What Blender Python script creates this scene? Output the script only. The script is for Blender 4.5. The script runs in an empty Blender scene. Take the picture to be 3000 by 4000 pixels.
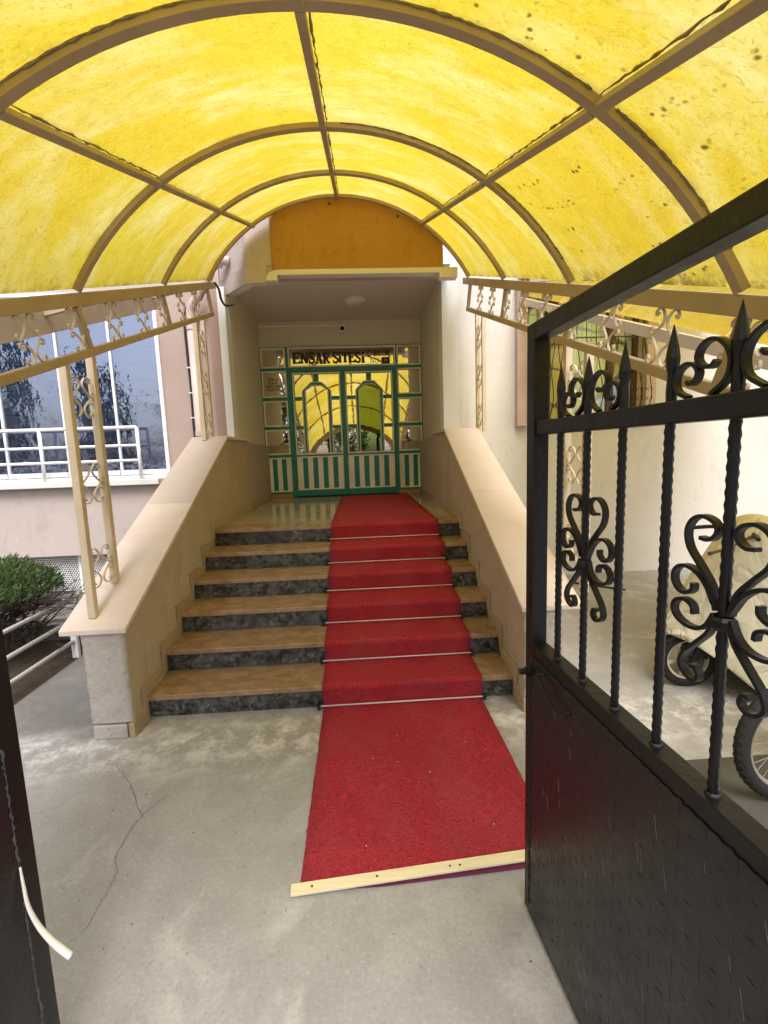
import bpy, math, random
from mathutils import Vector, Matrix
random.seed(7)
R = math.radians
sc = bpy.context.scene
C = sc.collection

# ------------------------------------------------------------------ camera
cam_d = bpy.data.cameras.new("camera"); cam = bpy.data.objects.new("camera", cam_d); C.objects.link(cam)
_p, _y, _r, _H = 0.1297, 0.0497, -0.0350, 1.66
_f = Vector((math.sin(_y)*math.cos(_p), math.cos(_y)*math.cos(_p), -math.sin(_p)))
_rt = Vector((math.cos(_y), -math.sin(_y), 0)); _up = _rt.cross(_f)
_c, _s = math.cos(_r), math.sin(_r)
_a = _c*_rt + _s*_up; _b = -_s*_rt + _c*_up
cam.matrix_world = Matrix(((_a.x, _b.x, -_f.x, 0), (_a.y, _b.y, -_f.y, 0), (_a.z, _b.z, -_f.z, _H), (0, 0, 0, 1)))
cam_d.sensor_fit = 'VERTICAL'; cam_d.sensor_height = 36.0; cam_d.lens = 36*1824.3/4000
cam_d.clip_start = 0.02; cam_d.clip_end = 600
sc.camera = cam

# ------------------------------------------------------------------ light
SUN_EL, SUN_AZ = R(56), R(172)      # azimuth clockwise from +Y: straight behind the camera
w = bpy.data.worlds.new("World"); sc.world = w; w.use_nodes = True
nt = w.node_tree; nt.nodes.clear()
sky = nt.nodes.new("ShaderNodeTexSky"); sky.sky_type = 'NISHITA'; sky.sun_disc = False
sky.sun_elevation = SUN_EL; sky.sun_rotation = SUN_AZ; sky.air_density = 1.0; sky.dust_density = 4.0
hsv = nt.nodes.new("ShaderNodeHueSaturation"); hsv.inputs['Saturation'].default_value = 0.48   # thin even cloud
bg = nt.nodes.new("ShaderNodeBackground"); bg.inputs['Strength'].default_value = 0.15
out = nt.nodes.new("ShaderNodeOutputWorld")
nt.links.new(sky.outputs[0], hsv.inputs['Color']); nt.links.new(hsv.outputs[0], bg.inputs[0]); nt.links.new(bg.outputs[0], out.inputs[0])
sun_d = bpy.data.lights.new("sun", 'SUN'); sun_d.energy = 1.4; sun_d.angle = R(28); sun_d.color = (1, .975, .95)
sun = bpy.data.objects.new("sun", sun_d); C.objects.link(sun)
sdir = Vector((math.sin(SUN_AZ)*math.cos(SUN_EL), math.cos(SUN_AZ)*math.cos(SUN_EL), math.sin(SUN_EL)))
sun.rotation_euler = sdir.to_track_quat('Z', 'Y').to_euler(); sun.location = sdir*30
sc.view_settings.view_transform = 'Standard'; sc.view_settings.look = 'None'
sc.view_settings.exposure = 0.92; sc.view_settings.gamma = 1.0; sc.view_settings.use_curve_mapping = False
sc.cycles.use_denoising = True
sc.cycles.max_bounces = 10; sc.cycles.diffuse_bounces = 5; sc.cycles.glossy_bounces = 4; sc.cycles.transmission_bounces = 6
sc.cycles.transparent_max_bounces = 12; sc.cycles.sample_clamp_indirect = 6

# ------------------------------------------------------------------ materials
class NB:
    """small node builder"""
    def __init__(s, name):
        s.m = bpy.data.materials.new(name); s.m.use_nodes = True
        s.t = s.m.node_tree; s.t.nodes.clear()
        s.out = s.n("ShaderNodeOutputMaterial")
        s.co = None
    def n(s, typ, **kw):
        nd = s.t.nodes.new(typ)
        for k, v in kw.items(): setattr(nd, k, v)
        return nd
    def l(s, a, b): s.t.links.new(a, b)
    def coord(s, scale=(1, 1, 1), kind='Object', rot=(0, 0, 0)):
        tc = s.n("ShaderNodeTexCoord"); mp = s.n("ShaderNodeMapping")
        mp.inputs['Scale'].default_value = scale; mp.inputs['Rotation'].default_value = rot
        s.l(tc.outputs[kind], mp.inputs[0]); return mp.outputs[0]
    def noise(s, vec, scale, detail=4, rough=.55, dist=0.0):
        nd = s.n("ShaderNodeTexNoise"); nd.inputs['Scale'].default_value = scale; nd.inputs['Detail'].default_value = detail
        nd.inputs['Roughness'].default_value = rough; nd.inputs['Distortion'].default_value = dist
        if vec is not None: s.l(vec, nd.inputs['Vector'])
        return nd.outputs['Fac']
    def voro(s, vec, scale, feature='F1'):
        nd = s.n("ShaderNodeTexVoronoi"); nd.feature = feature; nd.inputs['Scale'].default_value = scale
        if vec is not None: s.l(vec, nd.inputs['Vector'])
        return nd.outputs['Distance']
    def ramp(s, fac, stops):
        nd = s.n("ShaderNodeValToRGB"); e = nd.color_ramp.elements
        while len(e) < len(stops): e.new(.5)
        for i, (p, c) in enumerate(stops):
            e[i].position = p
            e[i].color = (c, c, c, 1) if isinstance(c, (int, float)) else (*c, 1)
        s.l(fac, nd.inputs[0]); return nd.outputs[0]
    def mix(s, fac, a, b, blend='MIX'):
        nd = s.n("ShaderNodeMix", data_type='RGBA', blend_type=blend)
        def put(sock, v):
            if hasattr(v, 'is_linked'): s.l(v, sock)
            elif isinstance(v, (int, float)): sock.default_value = v
            else: sock.default_value = (*v, 1)
        put(nd.inputs[0], fac); put(nd.inputs[6], a); put(nd.inputs[7], b)
        return nd.outputs[2]
    def math(s, op, a, b=None, clamp=False):
        nd = s.n("ShaderNodeMath", operation=op, use_clamp=clamp)
        for i, v in enumerate((a, b)):
            if v is None: continue
            if hasattr(v, 'is_linked'): s.l(v, nd.inputs[i])
            else: nd.inputs[i].default_value = v
        return nd.outputs[0]
    def bump(s, h, strength=.3, dist=.01, prev=None):
        nd = s.n("ShaderNodeBump"); nd.inputs['Strength'].default_value = strength; nd.inputs['Distance'].default_value = dist
        s.l(h, nd.inputs['Height'])
        if prev is not None: s.l(prev, nd.inputs['Normal'])
        return nd.outputs[0]
    def pbsdf(s, col, rough=.6, metal=0.0, normal=None, spec=.5, coat=0.0):
        nd = s.n("ShaderNodeBsdfPrincipled")
        if hasattr(col, 'is_linked'): s.l(col, nd.inputs['Base Color'])
        else: nd.inputs['Base Color'].default_value = (*col, 1)
        if hasattr(rough, 'is_linked'): s.l(rough, nd.inputs['Roughness'])
        else: nd.inputs['Roughness'].default_value = rough
        nd.inputs['Metallic'].default_value = metal; nd.inputs['Specular IOR Level'].default_value = spec
        nd.inputs['Coat Weight'].default_value = coat
        if normal is not None: s.l(normal, nd.inputs['Normal'])
        return nd.outputs[0]
    def done(s, sh): s.l(sh, s.out.inputs[0]); return s.m

M = {}
def plaster(name, c1, c2, scale=3.0, bump=.25, rough=.85, grain=90, stain=None):
    b = NB(name); v = b.coord()
    big = b.noise(v, scale, 5, .6); fine = b.noise(v, grain, 3, .6); mid = b.noise(v, 14, 5, .65)
    col = b.mix(b.ramp(big, [(.3, 0.), (.7, 1.)]), c1, c2)
    col = b.mix(b.ramp(fine, [(.35, .25), (.75, 0.)]), col, tuple(x*.72 for x in c1))
    if stain:
        col = b.mix(b.ramp(mid, [(.54, 0.), (.70, .8)]), col, stain)
        scf = b.noise(b.coord((1, 1, .35)), 5, 6, .7, .6); col = b.mix(b.ramp(scf, [(.57, 0.), (.66, .5)]), col, tuple(x*.86 for x in stain))
        nick = b.noise(v, 26, 3, .5, 1.2); col = b.mix(b.ramp(nick, [(.70, 0.), (.74, .6)]), col, tuple(min(.85, x*1.5) for x in c2))
    n = b.bump(b.math('ADD', b.math('MULTIPLY', fine, .6), mid), bump, .008)
    M[name] = b.done(b.pbsdf(col, rough, normal=n, spec=.25))
plaster('plaster_cream', (.60, .56, .52), (.65, .61, .57), 1.6, .3, stain=(.56, .515, .475))
plaster('plaster_white', (.66, .66, .65), (.70, .70, .69))
plaster('plaster_pink', (.46, .385, .355), (.51, .43, .40), 1.5, .3, stain=(.43, .36, .33))
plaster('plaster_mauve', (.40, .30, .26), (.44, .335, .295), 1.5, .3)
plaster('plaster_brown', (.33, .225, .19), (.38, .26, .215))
plaster('plaster_orange', (.40, .205, .040), (.45, .235, .05), 1.5, .3, stain=(.34, .165, .03))
plaster('plaster_alcove', (.62, .57, .45), (.66, .61, .49))
plaster('plaster_dado', (.40, .335, .27), (.44, .375, .31))
plaster('plaster_parapet', (.41, .325, .22), (.48, .39, .28), 2.2, .45, stain=(.345, .275, .19))
plaster('plaster_pillar', (.38, .34, .305), (.46, .415, .375), 4, 1.3, grain=45, stain=(.32, .29, .265))
plaster('ceiling_paint', (.68, .64, .58), (.71, .67, .62), 2, .12)
plaster('soil', (.045, .032, .022), (.08, .055, .04), 9, 1.6, grain=30, stain=(.03, .02, .015))
plaster('grime', (.33, .26, .15), (.20, .15, .085), 18, 1.0, grain=30)
plaster('litter', (.13, .085, .05), (.20, .14, .085), 12)
plaster('foam', (.55, .48, .38), (.40, .34, .26), 20, 1.0, grain=30)

def travertine(name, c1, c2, fleck, rough=.3, scale=5):
    b = NB(name); v = b.coord()
    vs = b.coord((1, 1.5, 1.5)); big = b.noise(vs, scale*1.6, 7, .68, .3); fl = b.noise(b.coord((1, 1.7, 1.7)), 70, 4, .6, .8)
    sp = b.noise(v, 160, 2)
    col = b.mix(b.ramp(big, [(.32, 0.), (.68, 1.)]), c1, c2)
    col = b.mix(b.ramp(fl, [(.60, 0.), (.70, .75)]), col, fleck)
    col = b.mix(b.ramp(sp, [(.25, .22), (.42, 0.)]), col, tuple(x*.6 for x in c1))
    oi = b.n('ShaderNodeObjectInfo'); hs = b.n('ShaderNodeHueSaturation'); b.l(b.math('ADD', .84, b.math('MULTIPLY', oi.outputs['Random'], .32)), hs.inputs['Value']); b.l(col, hs.inputs['Color']); col = hs.outputs[0]
    r = b.ramp(big, [(.3, rough*.8), (.7, rough*1.35)])
    M[name] = b.done(b.pbsdf(col, r, normal=b.bump(sp, .08, .003), spec=.5))
travertine('travertine', (.235, .140, .072), (.40, .265, .155), (.53, .41, .27), .19)
travertine('skirting_stone', (.33, .235, .140), (.40, .30, .19), (.46, .37, .26), .5)
travertine('coping', (.52, .425, .365), (.58, .49, .43), (.64, .57, .52), .55, 3)
travertine('landing_marble', (.34, .28, .20), (.43, .37, .28), (.48, .42, .33), .07, 2.5)
travertine('sill_marble', (.68, .66, .63), (.74, .72, .70), (.6, .58, .56), .4, 3)

b = NB('dark_marble'); v = b.coord((1, 1, 1.15))
d1 = b.noise(v, 14, 5, .62, .8); d2 = b.noise(v, 5, 4, .6, .5); wv = b.n("ShaderNodeTexNoise"); wv.inputs['Scale'].default_value = 6; b.l(v, wv.inputs['Vector'])
vv = b.mix(.12, v, wv.outputs[1]); vo = b.voro(vv, 24); vein = b.noise(v, 7, 5, .6, 1.2); vm = b.noise(v, 4, 2)
col = b.mix(b.ramp(d1, [(.38, 0.), (.62, 1.)]), (.012, .012, .013), (.085, .084, .083))
col = b.mix(b.math('MULTIPLY', b.ramp(vo, [(.10, .9), (.5, 0.)]), b.ramp(d2, [(.40, 0.), (.62, 1.)])), col, (.175, .172, .168))
col = b.mix(b.math('MULTIPLY', b.ramp(vein, [(.492, 0.), (.5, 1.), (.508, 0.)]), b.ramp(vm, [(.52, 0.), (.62, .9)])), col, (.36, .35, .33))
oi = b.n('ShaderNodeObjectInfo'); hs = b.n('ShaderNodeHueSaturation'); b.l(b.math('ADD', .75, b.math('MULTIPLY', oi.outputs['Random'], .6)), hs.inputs['Value']); b.l(col, hs.inputs['Color'])
M['dark_marble'] = b.done(b.pbsdf(hs.outputs[0], .22, spec=.5))

# concrete of the yard, with its darker damp strip beside the pillar and blotches
b = NB('concrete'); v = b.coord()
big = b.noise(v, .9, 6, .6); mid = b.noise(v, 6, 6, .68, .3); fine = b.noise(v, 62, 6, .82); sp = b.voro(v, 38); patch = b.noise(v, 2.6, 5, .62, .8)
col = b.mix(b.ramp(big, [(.3, 0.), (.7, 1.)]), (.27, .258, .248), (.375, .36, .348))
col = b.mix(b.ramp(mid, [(.40, .45), (.58, 0.)]), col, (.25, .235, .222))
col = b.mix(b.ramp(patch, [(.55, 0.), (.68, .38)]), col, (.54, .52, .495))
col = b.mix(b.ramp(fine, [(.34, .55), (.48, 0.)]), col, (.20, .188, .175))
col = b.mix(b.math('MULTIPLY', b.ramp(sp, [(.10, 1.), (.20, 0.)]), b.ramp(b.noise(v, 9, 2), [(.55, 0.), (.62, .7)])), col, (.17, .155, .135))
col = b.mix(b.ramp(fine, [(.56, 0.), (.70, .5)]), col, (.58, .565, .545))
tc = b.n("ShaderNodeTexCoord"); sx = b.n("ShaderNodeSeparateXYZ"); b.l(tc.outputs['Object'], sx.inputs[0])
# lime bloom along the foot of the steps
lb_ = b.math('MULTIPLY', b.math('SUBTRACT', 1.0, b.math('MULTIPLY', b.math('ABSOLUTE', b.math('SUBTRACT', sx.outputs[1], 2.62)), 2.6), True), b.ramp(b.noise(v, 7, 6, .75), [(.46, 0.), (.62, .8)]))
col = b.mix(lb_, col, (.66, .64, .61))
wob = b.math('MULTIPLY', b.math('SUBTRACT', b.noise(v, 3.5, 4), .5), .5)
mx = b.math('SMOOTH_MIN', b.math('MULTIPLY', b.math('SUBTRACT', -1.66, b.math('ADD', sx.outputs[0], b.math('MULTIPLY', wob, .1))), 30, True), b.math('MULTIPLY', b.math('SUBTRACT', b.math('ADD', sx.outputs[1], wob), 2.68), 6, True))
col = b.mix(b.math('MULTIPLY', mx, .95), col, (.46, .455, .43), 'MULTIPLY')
n = b.bump(b.math('ADD', b.math('MULTIPLY', fine, .8), b.math('MULTIPLY', mid, 1.2)), .55, .006)
M['concrete'] = b.done(b.pbsdf(col, .82, normal=n, spec=.25))
b = NB('crack_dark'); M['crack_dark'] = b.done(b.pbsdf((.14, .13, .118), .95))

# red coil carpet
b = NB('red_carpet'); v = b.coord()
c1 = b.noise(v, 42, 2, .6, 2.6); c2 = b.noise(v, 80, 2, .6, 3.0); bigc = b.noise(v, 2.5, 4)
h = b.math('ADD', b.math('MULTIPLY', b.math('ABSOLUTE', b.math('SUBTRACT', c1, .5)), -3.2), b.math('MULTIPLY', b.math('ABSOLUTE', b.math('SUBTRACT', c2, .5)), -2.0))
col = b.mix(b.ramp(b.math('ADD', h, 1.0), [(.25, 0.), (.85, 1.)]), (.21, .006, .014), (.80, .042, .070))
col = b.mix(b.ramp(bigc, [(.40, 0.), (.66, .55)]), col, (.50, .030, .044))
sxx = b.n('ShaderNodeSeparateXYZ'); tcc = b.n('ShaderNodeTexCoord'); b.l(tcc.outputs['Object'], sxx.inputs[0])
col = b.mix(b.math('MULTIPLY', b.ramp(b.noise(b.coord((1.6, .7, .7)), 2.2, 4, .6), [(.42, 0.), (.66, 1.)]), .30), col, (.56, .11, .11))
col = b.mix(b.ramp(c2, [(.66, 0.), (.76, .5)]), col, (.74, .13, .14))
M['red_carpet'] = b.done(b.pbsdf(col, .62, normal=b.bump(h, 1.0, .010), spec=.35))
b = NB('carpet_backing'); M['carpet_backing'] = b.done(b.pbsdf((.12, .012, .05), .9))

# yellow fibreglass sheet
def sheet(name, dirt=1.0, gain=1.0):
    b = NB(name); v = b.coord(kind='UV')     # u along the arch (m), v along the canopy (m)
    g = lambda c: tuple(min(.97, x*gain) for x in c)
    s1 = b.noise(b.coord((.9, 2.0, 1), 'UV'), 1.5, 5, .60, .5); fib = b.noise(v, 34, 3, .62, 2.2); fib2 = b.noise(v, 75, 2, .6, 2.8)
    s2 = b.noise(b.coord((1.3, 4.5, 1), 'UV'), 4.0, 5, .72, .6); big = b.noise(v, .8, 3); mot = b.noise(v, 9, 4, .65, .4)
    col = b.mix(b.ramp(big, [(.35, 0.), (.65, 1.)]), g((.57, .42, .028)), g((.59, .475, .045)))
    fade = b.math('MULTIPLY', b.ramp(s1, [(.46, 0.), (.70, 1.)]), b.ramp(s2, [(.28, .35), (.60, 1.)]))
    col = b.mix(b.math('MULTIPLY', fade, .8), col, g((.68, .63, .29)))
    col = b.mix(b.ramp(mot, [(.36, .35), (.52, 0.)]), col, g((.47, .33, .010)))
    col = b.mix(b.ramp(fib, [(.30, .60), (.45, 0.)]), col, g((.38, .25, .010)))
    col = b.mix(b.ramp(fib, [(.58, 0.), (.72, .45)]), col, g((.68, .61, .24)))
    col = b.mix(b.ramp(fib2, [(.30, .30), (.42, 0.)]), col, g((.36, .23, .010)))
    sep = b.n("ShaderNodeSeparateXYZ"); b.l(v, sep.inputs[0])
    # lichen dots in wandering rows
    wv = b.math('MULTIPLY', b.math('SUBTRACT', b.noise(b.coord((.6, 1.6, 1), 'UV'), 2.0, 2), .5), 1.6)
    row = b.math('ABSOLUTE', b.math('SUBTRACT', b.math('FRACT', b.math('ADD', b.math('MULTIPLY', sep.outputs[0], 7.0), wv)), .5))
    inrow = b.ramp(row, [(.06, 1.), (.13, 0.)])
    dots = b.voro(b.coord((1, .8, 1), 'UV'), 36); seg = b.noise(v, 3.1, 2)
    dm = b.math('MULTIPLY', b.math('MULTIPLY', b.ramp(dots, [(.20, 1.), (.40, 0.)]), inrow), b.ramp(seg, [(.46, 0.), (.52, 1.)]))
    dots2 = b.voro(v, 15); seg2 = b.noise(v, 2.0, 2)
    dm2 = b.math('MULTIPLY', b.ramp(dots2, [(.03, 1.), (.10, 0.)]), b.ramp(seg2, [(.52, 0.), (.60, 1.)]))
    col = b.mix(b.math('MULTIPLY', b.math('MAXIMUM', dm, dm2), .9*dirt), col, (.09, .055, .008))
    # grime gathered along the seams (position inside the panel is kept in the second uv map)
    uv2 = b.n("ShaderNodeUVMap", uv_map="edge"); sp_ = b.n("ShaderNodeSeparateXYZ"); b.l(uv2.outputs[0], sp_.inputs[0])
    uv3 = b.n("ShaderNodeUVMap", uv_map="across"); sq_ = b.n("ShaderNodeSeparateXYZ"); b.l(uv3.outputs[0], sq_.inputs[0])
    en = b.noise(v, 11, 4, .72); en2 = b.noise(v, 3, 3)
    e2 = b.math('MULTIPLY', b.math('SUBTRACT', b.math('ABSOLUTE', b.math('SUBTRACT', sp_.outputs[1], .5)), .452), 22, True)
    e3 = b.math('MULTIPLY', b.math('SUBTRACT', b.math('ABSOLUTE', b.math('SUBTRACT', sq_.outputs[0], .5)), .455), 22, True)
    em = b.math('MULTIPLY', b.math('MAXIMUM', e2, e3), b.ramp(b.math('ADD', b.math('MULTIPLY', en, .5), b.math('MULTIPLY', en2, .5)), [(.46, 0.), (.58, .75)]))
    col = b.mix(em, col, (.20, .14, .03))
    ed = b.math('MULTIPLY', b.math('SUBTRACT', sp_.outputs[0], .95), 18, True)
    col = b.mix(b.math('MULTIPLY', b.math('MULTIPLY', ed, b.ramp(en, [(.40, 0.), (.60, .95)])), .25+.75*dirt), col, (.11, .065, .01))
    tr = b.n("ShaderNodeBsdfTranslucent"); b.l(col, tr.inputs[0])
    di = b.n("ShaderNodeBsdfDiffuse"); b.l(b.mix(.5, col, (.45, .35, .06)), di.inputs[0])
    nrm = b.bump(b.math('ADD', fib, b.math('MULTIPLY', mot, .8)), .5, .004); b.l(nrm, di.inputs['Normal']); b.l(nrm, tr.inputs['Normal'])
    m1 = b.n("ShaderNodeMixShader"); m1.inputs[0].default_value = .22; b.l(tr.outputs[0], m1.inputs[1]); b.l(di.outputs[0], m1.inputs[2])
    gl = b.n("ShaderNodeBsdfGlossy"); gl.inputs['Roughness'].default_value = .35; gl.inputs[0].default_value = (1, 1, 1, 1)
    m2 = b.n("ShaderNodeMixShader"); m2.inputs[0].default_value = .025; b.l(m1.outputs[0], m2.inputs[1]); b.l(gl.outputs[0], m2.inputs[2])
    M[name] = b.done(m2.outputs[0])
sheet('yellow_sheet', .12, .93); sheet('yellow_sheet_dirty', 1.0, .88); sheet('yellow_sheet_pale', .1, 1.5)

def paint(name, c, rough=.45, chips=None, bump=.12, spec=.5, scale=30):
    b = NB(name); v = b.coord(); n1 = b.noise(v, scale, 5, .65); n2 = b.noise(v, 4, 3)
    col = b.mix(b.ramp(n2, [(.3, 0.), (.7, 1.)]), tuple(x*.9 for x in c), tuple(min(1, x*1.08) for x in c))
    if chips: col = b.mix(b.ramp(n1, [(.64, 0.), (.72, .85)]), col, chips)
    rr_ = b.ramp(b.noise(v, 7, 5, .7), [(.3, max(0., rough-.08)), (.7, min(1., rough+.16))])
    M[name] = b.done(b.pbsdf(col, rr_, normal=b.bump(n1, bump, .004), spec=spec))
paint('frame_tan', (.37, .285, .185), .55, (.28, .20, .12))
paint('post_cream', (.56, .46, .32), .5, (.5, .38, .24))
paint('gate_black', (.0062, .0058, .0062), .34, (.030, .028, .027), .5, .34)
paint('gate_sheet', (.0095, .0095, .0115), .30, (.030, .029, .030), .4, .38, scale=38)
paint('weld_grey', (.055, .055, .058), .35, None, .8)
paint('scratch_grey', (.16, .16, .17), .5)
paint('rim_dull', (.22, .19, .15), .4, (.12, .08, .05))
paint('white_paint', (.78, .78, .79), .4, (.6, .56, .5), .1)
paint('peeling_white', (.66, .66, .64), .55, (.20, .15, .11), .3, scale=14)
paint('pvc_white', (.80, .81, .83), .25, None, .03)
paint('bead_white', (.80, .77, .70), .45, None, .08)
paint('door_green', (.010, .20, .185), .38, (.012, .15, .115), .12)
paint('stripe_white', (.85, .82, .79), .5, None, .08)
paint('letter_maroon', (.035, .006, .010), .5, None, .02)
paint('plate_brown', (.06, .018, .014), .5, None, .02)
paint('steel', (.62, .60, .56), .28, None, .02)
paint('chrome', (.55, .53, .50), .2, None, .0)
paint('rod_pink', (.68, .56, .48), .35, None, .02)
paint('dark_rubber', (.018, .017, .016), .75, (.04, .035, .03), .5, .3)
paint('rubber_mat', (.075, .068, .055), .8, (.11, .10, .08), .5, .3)
paint('black_plastic', (.012, .012, .013), .4)
paint('cable_black', (.02, .014, .013), .5)
paint('bike_black', (.014, .014, .015), .35)
paint('alloy', (.52, .44, .34), .35, (.4, .33, .25), .05)
paint('cream_panel', (.68, .63, .54), .35)
paint('pipe_pink', (.55, .43, .39), .45)
paint('maroon_wood', (.10, .03, .025), .45)
paint('trim_pink', (.47, .345, .305), .75, None, .15)
paint('handle_white', (.74, .71, .66), .5, (.55, .5, .45), .1)
paint('slat_grey', (.30, .33, .41), .55)
paint('curtain_white', (.80, .90, 1.0), .9)
paint('curtain_rust', (.42, .105, .035), .9)
paint('curtain_grey', (.16, .13, .15), .9)
paint('lens_black', (.01, .006, .005), .12)
paint('asphalt', (.06, .06, .062), .9, (.09, .09, .09), .8, .2, 60)

b = NB('wood'); v = b.coord((1, 14, 14)); g = b.noise(v, 5, 4, .6, .6); kn = b.voro(b.coord((1, 3, 1)), 3.2)
col = b.mix(b.ramp(g, [(.3, 0.), (.7, 1.)]), (.62, .53, .32), (.74, .66, .44)); col = b.mix(b.ramp(kn, [(.035, .9), (.07, 0.)]), col, (.16, .09, .04))
M['wood'] = b.done(b.pbsdf(col, .6))
b = NB('tarp'); v = b.coord(); g = b.noise(v, 3, 6, .6, .6); f = b.noise(v, 120, 2)
rid = b.math('ABSOLUTE', b.math('SUBTRACT', b.noise(b.coord((1, 1, .6)), 4.5, 3, .5, 1.0), .5)); col = b.mix(g, (.50, .455, .335), (.58, .535, .405)); M['tarp'] = b.done(b.pbsdf(col, .6, normal=b.bump(b.math('ADD', b.math('MULTIPLY', b.ramp(rid, [(0., 0.), (.12, 1.)]), .5), b.math('ADD', g, b.math('MULTIPLY', f, .06))), .8, .03)))
b = NB('perforated'); tc = b.n("ShaderNodeTexCoord"); sx = b.n("ShaderNodeSeparateXYZ"); b.l(tc.outputs['Object'], sx.inputs[0])
P_ = .030
row = b.math('FLOOR', b.math('DIVIDE', sx.outputs[2], P_*.866))
ux = b.math('ADD', b.math('DIVIDE', sx.outputs[0], P_), b.math('MULTIPLY', b.math('MODULO', row, 2), .5))
fx = b.math('SUBTRACT', b.math('FRACT', ux), .5); fz = b.math('SUBTRACT', b.math('FRACT', b.math('DIVIDE', sx.outputs[2], P_*.866)), .5)
dd = b.math('SQRT', b.math('ADD', b.math('MULTIPLY', fx, fx), b.math('MULTIPLY', b.math('MULTIPLY', fz, fz), .75)))
hole = b.math('LESS_THAN', dd, .33)
di = b.pbsdf((.62, .60, .60), .5); tp = b.n("ShaderNodeBsdfTransparent"); mm = b.n("ShaderNodeMixShader")
b.l(hole, mm.inputs[0]); b.l(di, mm.inputs[1]); b.l(tp.outputs[0], mm.inputs[2]); M['perforated'] = b.done(mm.outputs[0])
b = NB('dark_room'); M['dark_room'] = b.done(b.pbsdf((.02, .02, .022), .9))

def glass(name, refl, tint, back, fac, wave=.0):
    b = NB(name); gl = b.n("ShaderNodeBsdfGlossy"); gl.inputs['Roughness'].default_value = .008; gl.inputs[0].default_value = (*refl, 1)
    if wave:
        b.l(b.bump(b.noise(b.coord((1, 1, .8)), 5.0, 3), wave, .02), gl.inputs['Normal'])
    if back == 'clear': tp = b.n("ShaderNodeBsdfTransparent"); tp.inputs[0].default_value = (*tint, 1)
    else: tp = b.n("ShaderNodeBsdfDiffuse"); tp.inputs[0].default_value = (*tint, 1)
    mm = b.n("ShaderNodeMixShader"); mm.inputs[0].default_value = fac
    b.l(tp.outputs[0], mm.inputs[1]); b.l(gl.outputs[0], mm.inputs[2]); M[name] = b.done(mm.outputs[0])
glass('mirror_glass', (.98, .94, .86), (.06, .045, .03), 'solid', .80, .02)
glass('green_glass', (.22, .28, .11), (.03, .05, .02), 'solid', .80, .02)
glass('balcony_glass', (.66, .72, .90), (.60, .63, .70), 'clear', .30, .16)
glass('window_glass', (.8, .88, 1.0), (.90, .93, .97), 'clear', .12, .03)
b = NB('lamp_glass'); M['lamp_glass'] = b.done(b.pbsdf((.62, .57, .50), .35))

def leaf(name, c1, c2, c3, tr=.35):
    b = NB(name); oi = b.n("ShaderNodeNewGeometry"); nz = b.noise(b.coord(), 3.5, 3)
    col = b.mix(oi.outputs['Random Per Island'], c1, c2); col = b.mix(b.ramp(nz, [(.4, 0.), (.7, .6)]), col, c3)
    t = b.n("ShaderNodeBsdfTranslucent"); b.l(col, t.inputs[0]); d = b.pbsdf(col, .6, spec=.3)
    mm = b.n("ShaderNodeMixShader"); mm.inputs[0].default_value = tr; b.l(d, mm.inputs[1]); b.l(t.outputs[0], mm.inputs[2]); M[name] = b.done(mm.outputs[0])
leaf('bush_leaf', (.05, .095, .032), (.135, .20, .07), (.08, .14, .05), .3)
leaf('tree_leaf', (.05, .085, .025), (.10, .15, .05), (.07, .10, .035))
leaf('tree_leaf_hazed', (.07, .10, .045), (.12, .15, .075), (.09, .115, .06))  # poplar leaves: distance haze is put into the colour as a paler tone
b = NB('bark'); v = b.coord((1, 1, .3)); g = b.noise(v, 40, 4); M['bark'] = b.done(b.pbsdf(b.mix(g, (.045, .03, .022), (.11, .08, .06)), .9, normal=b.bump(g, .8, .01)))
b = NB('twig'); M['twig'] = b.done(b.pbsdf((.035, .020, .017), .9))

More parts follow.
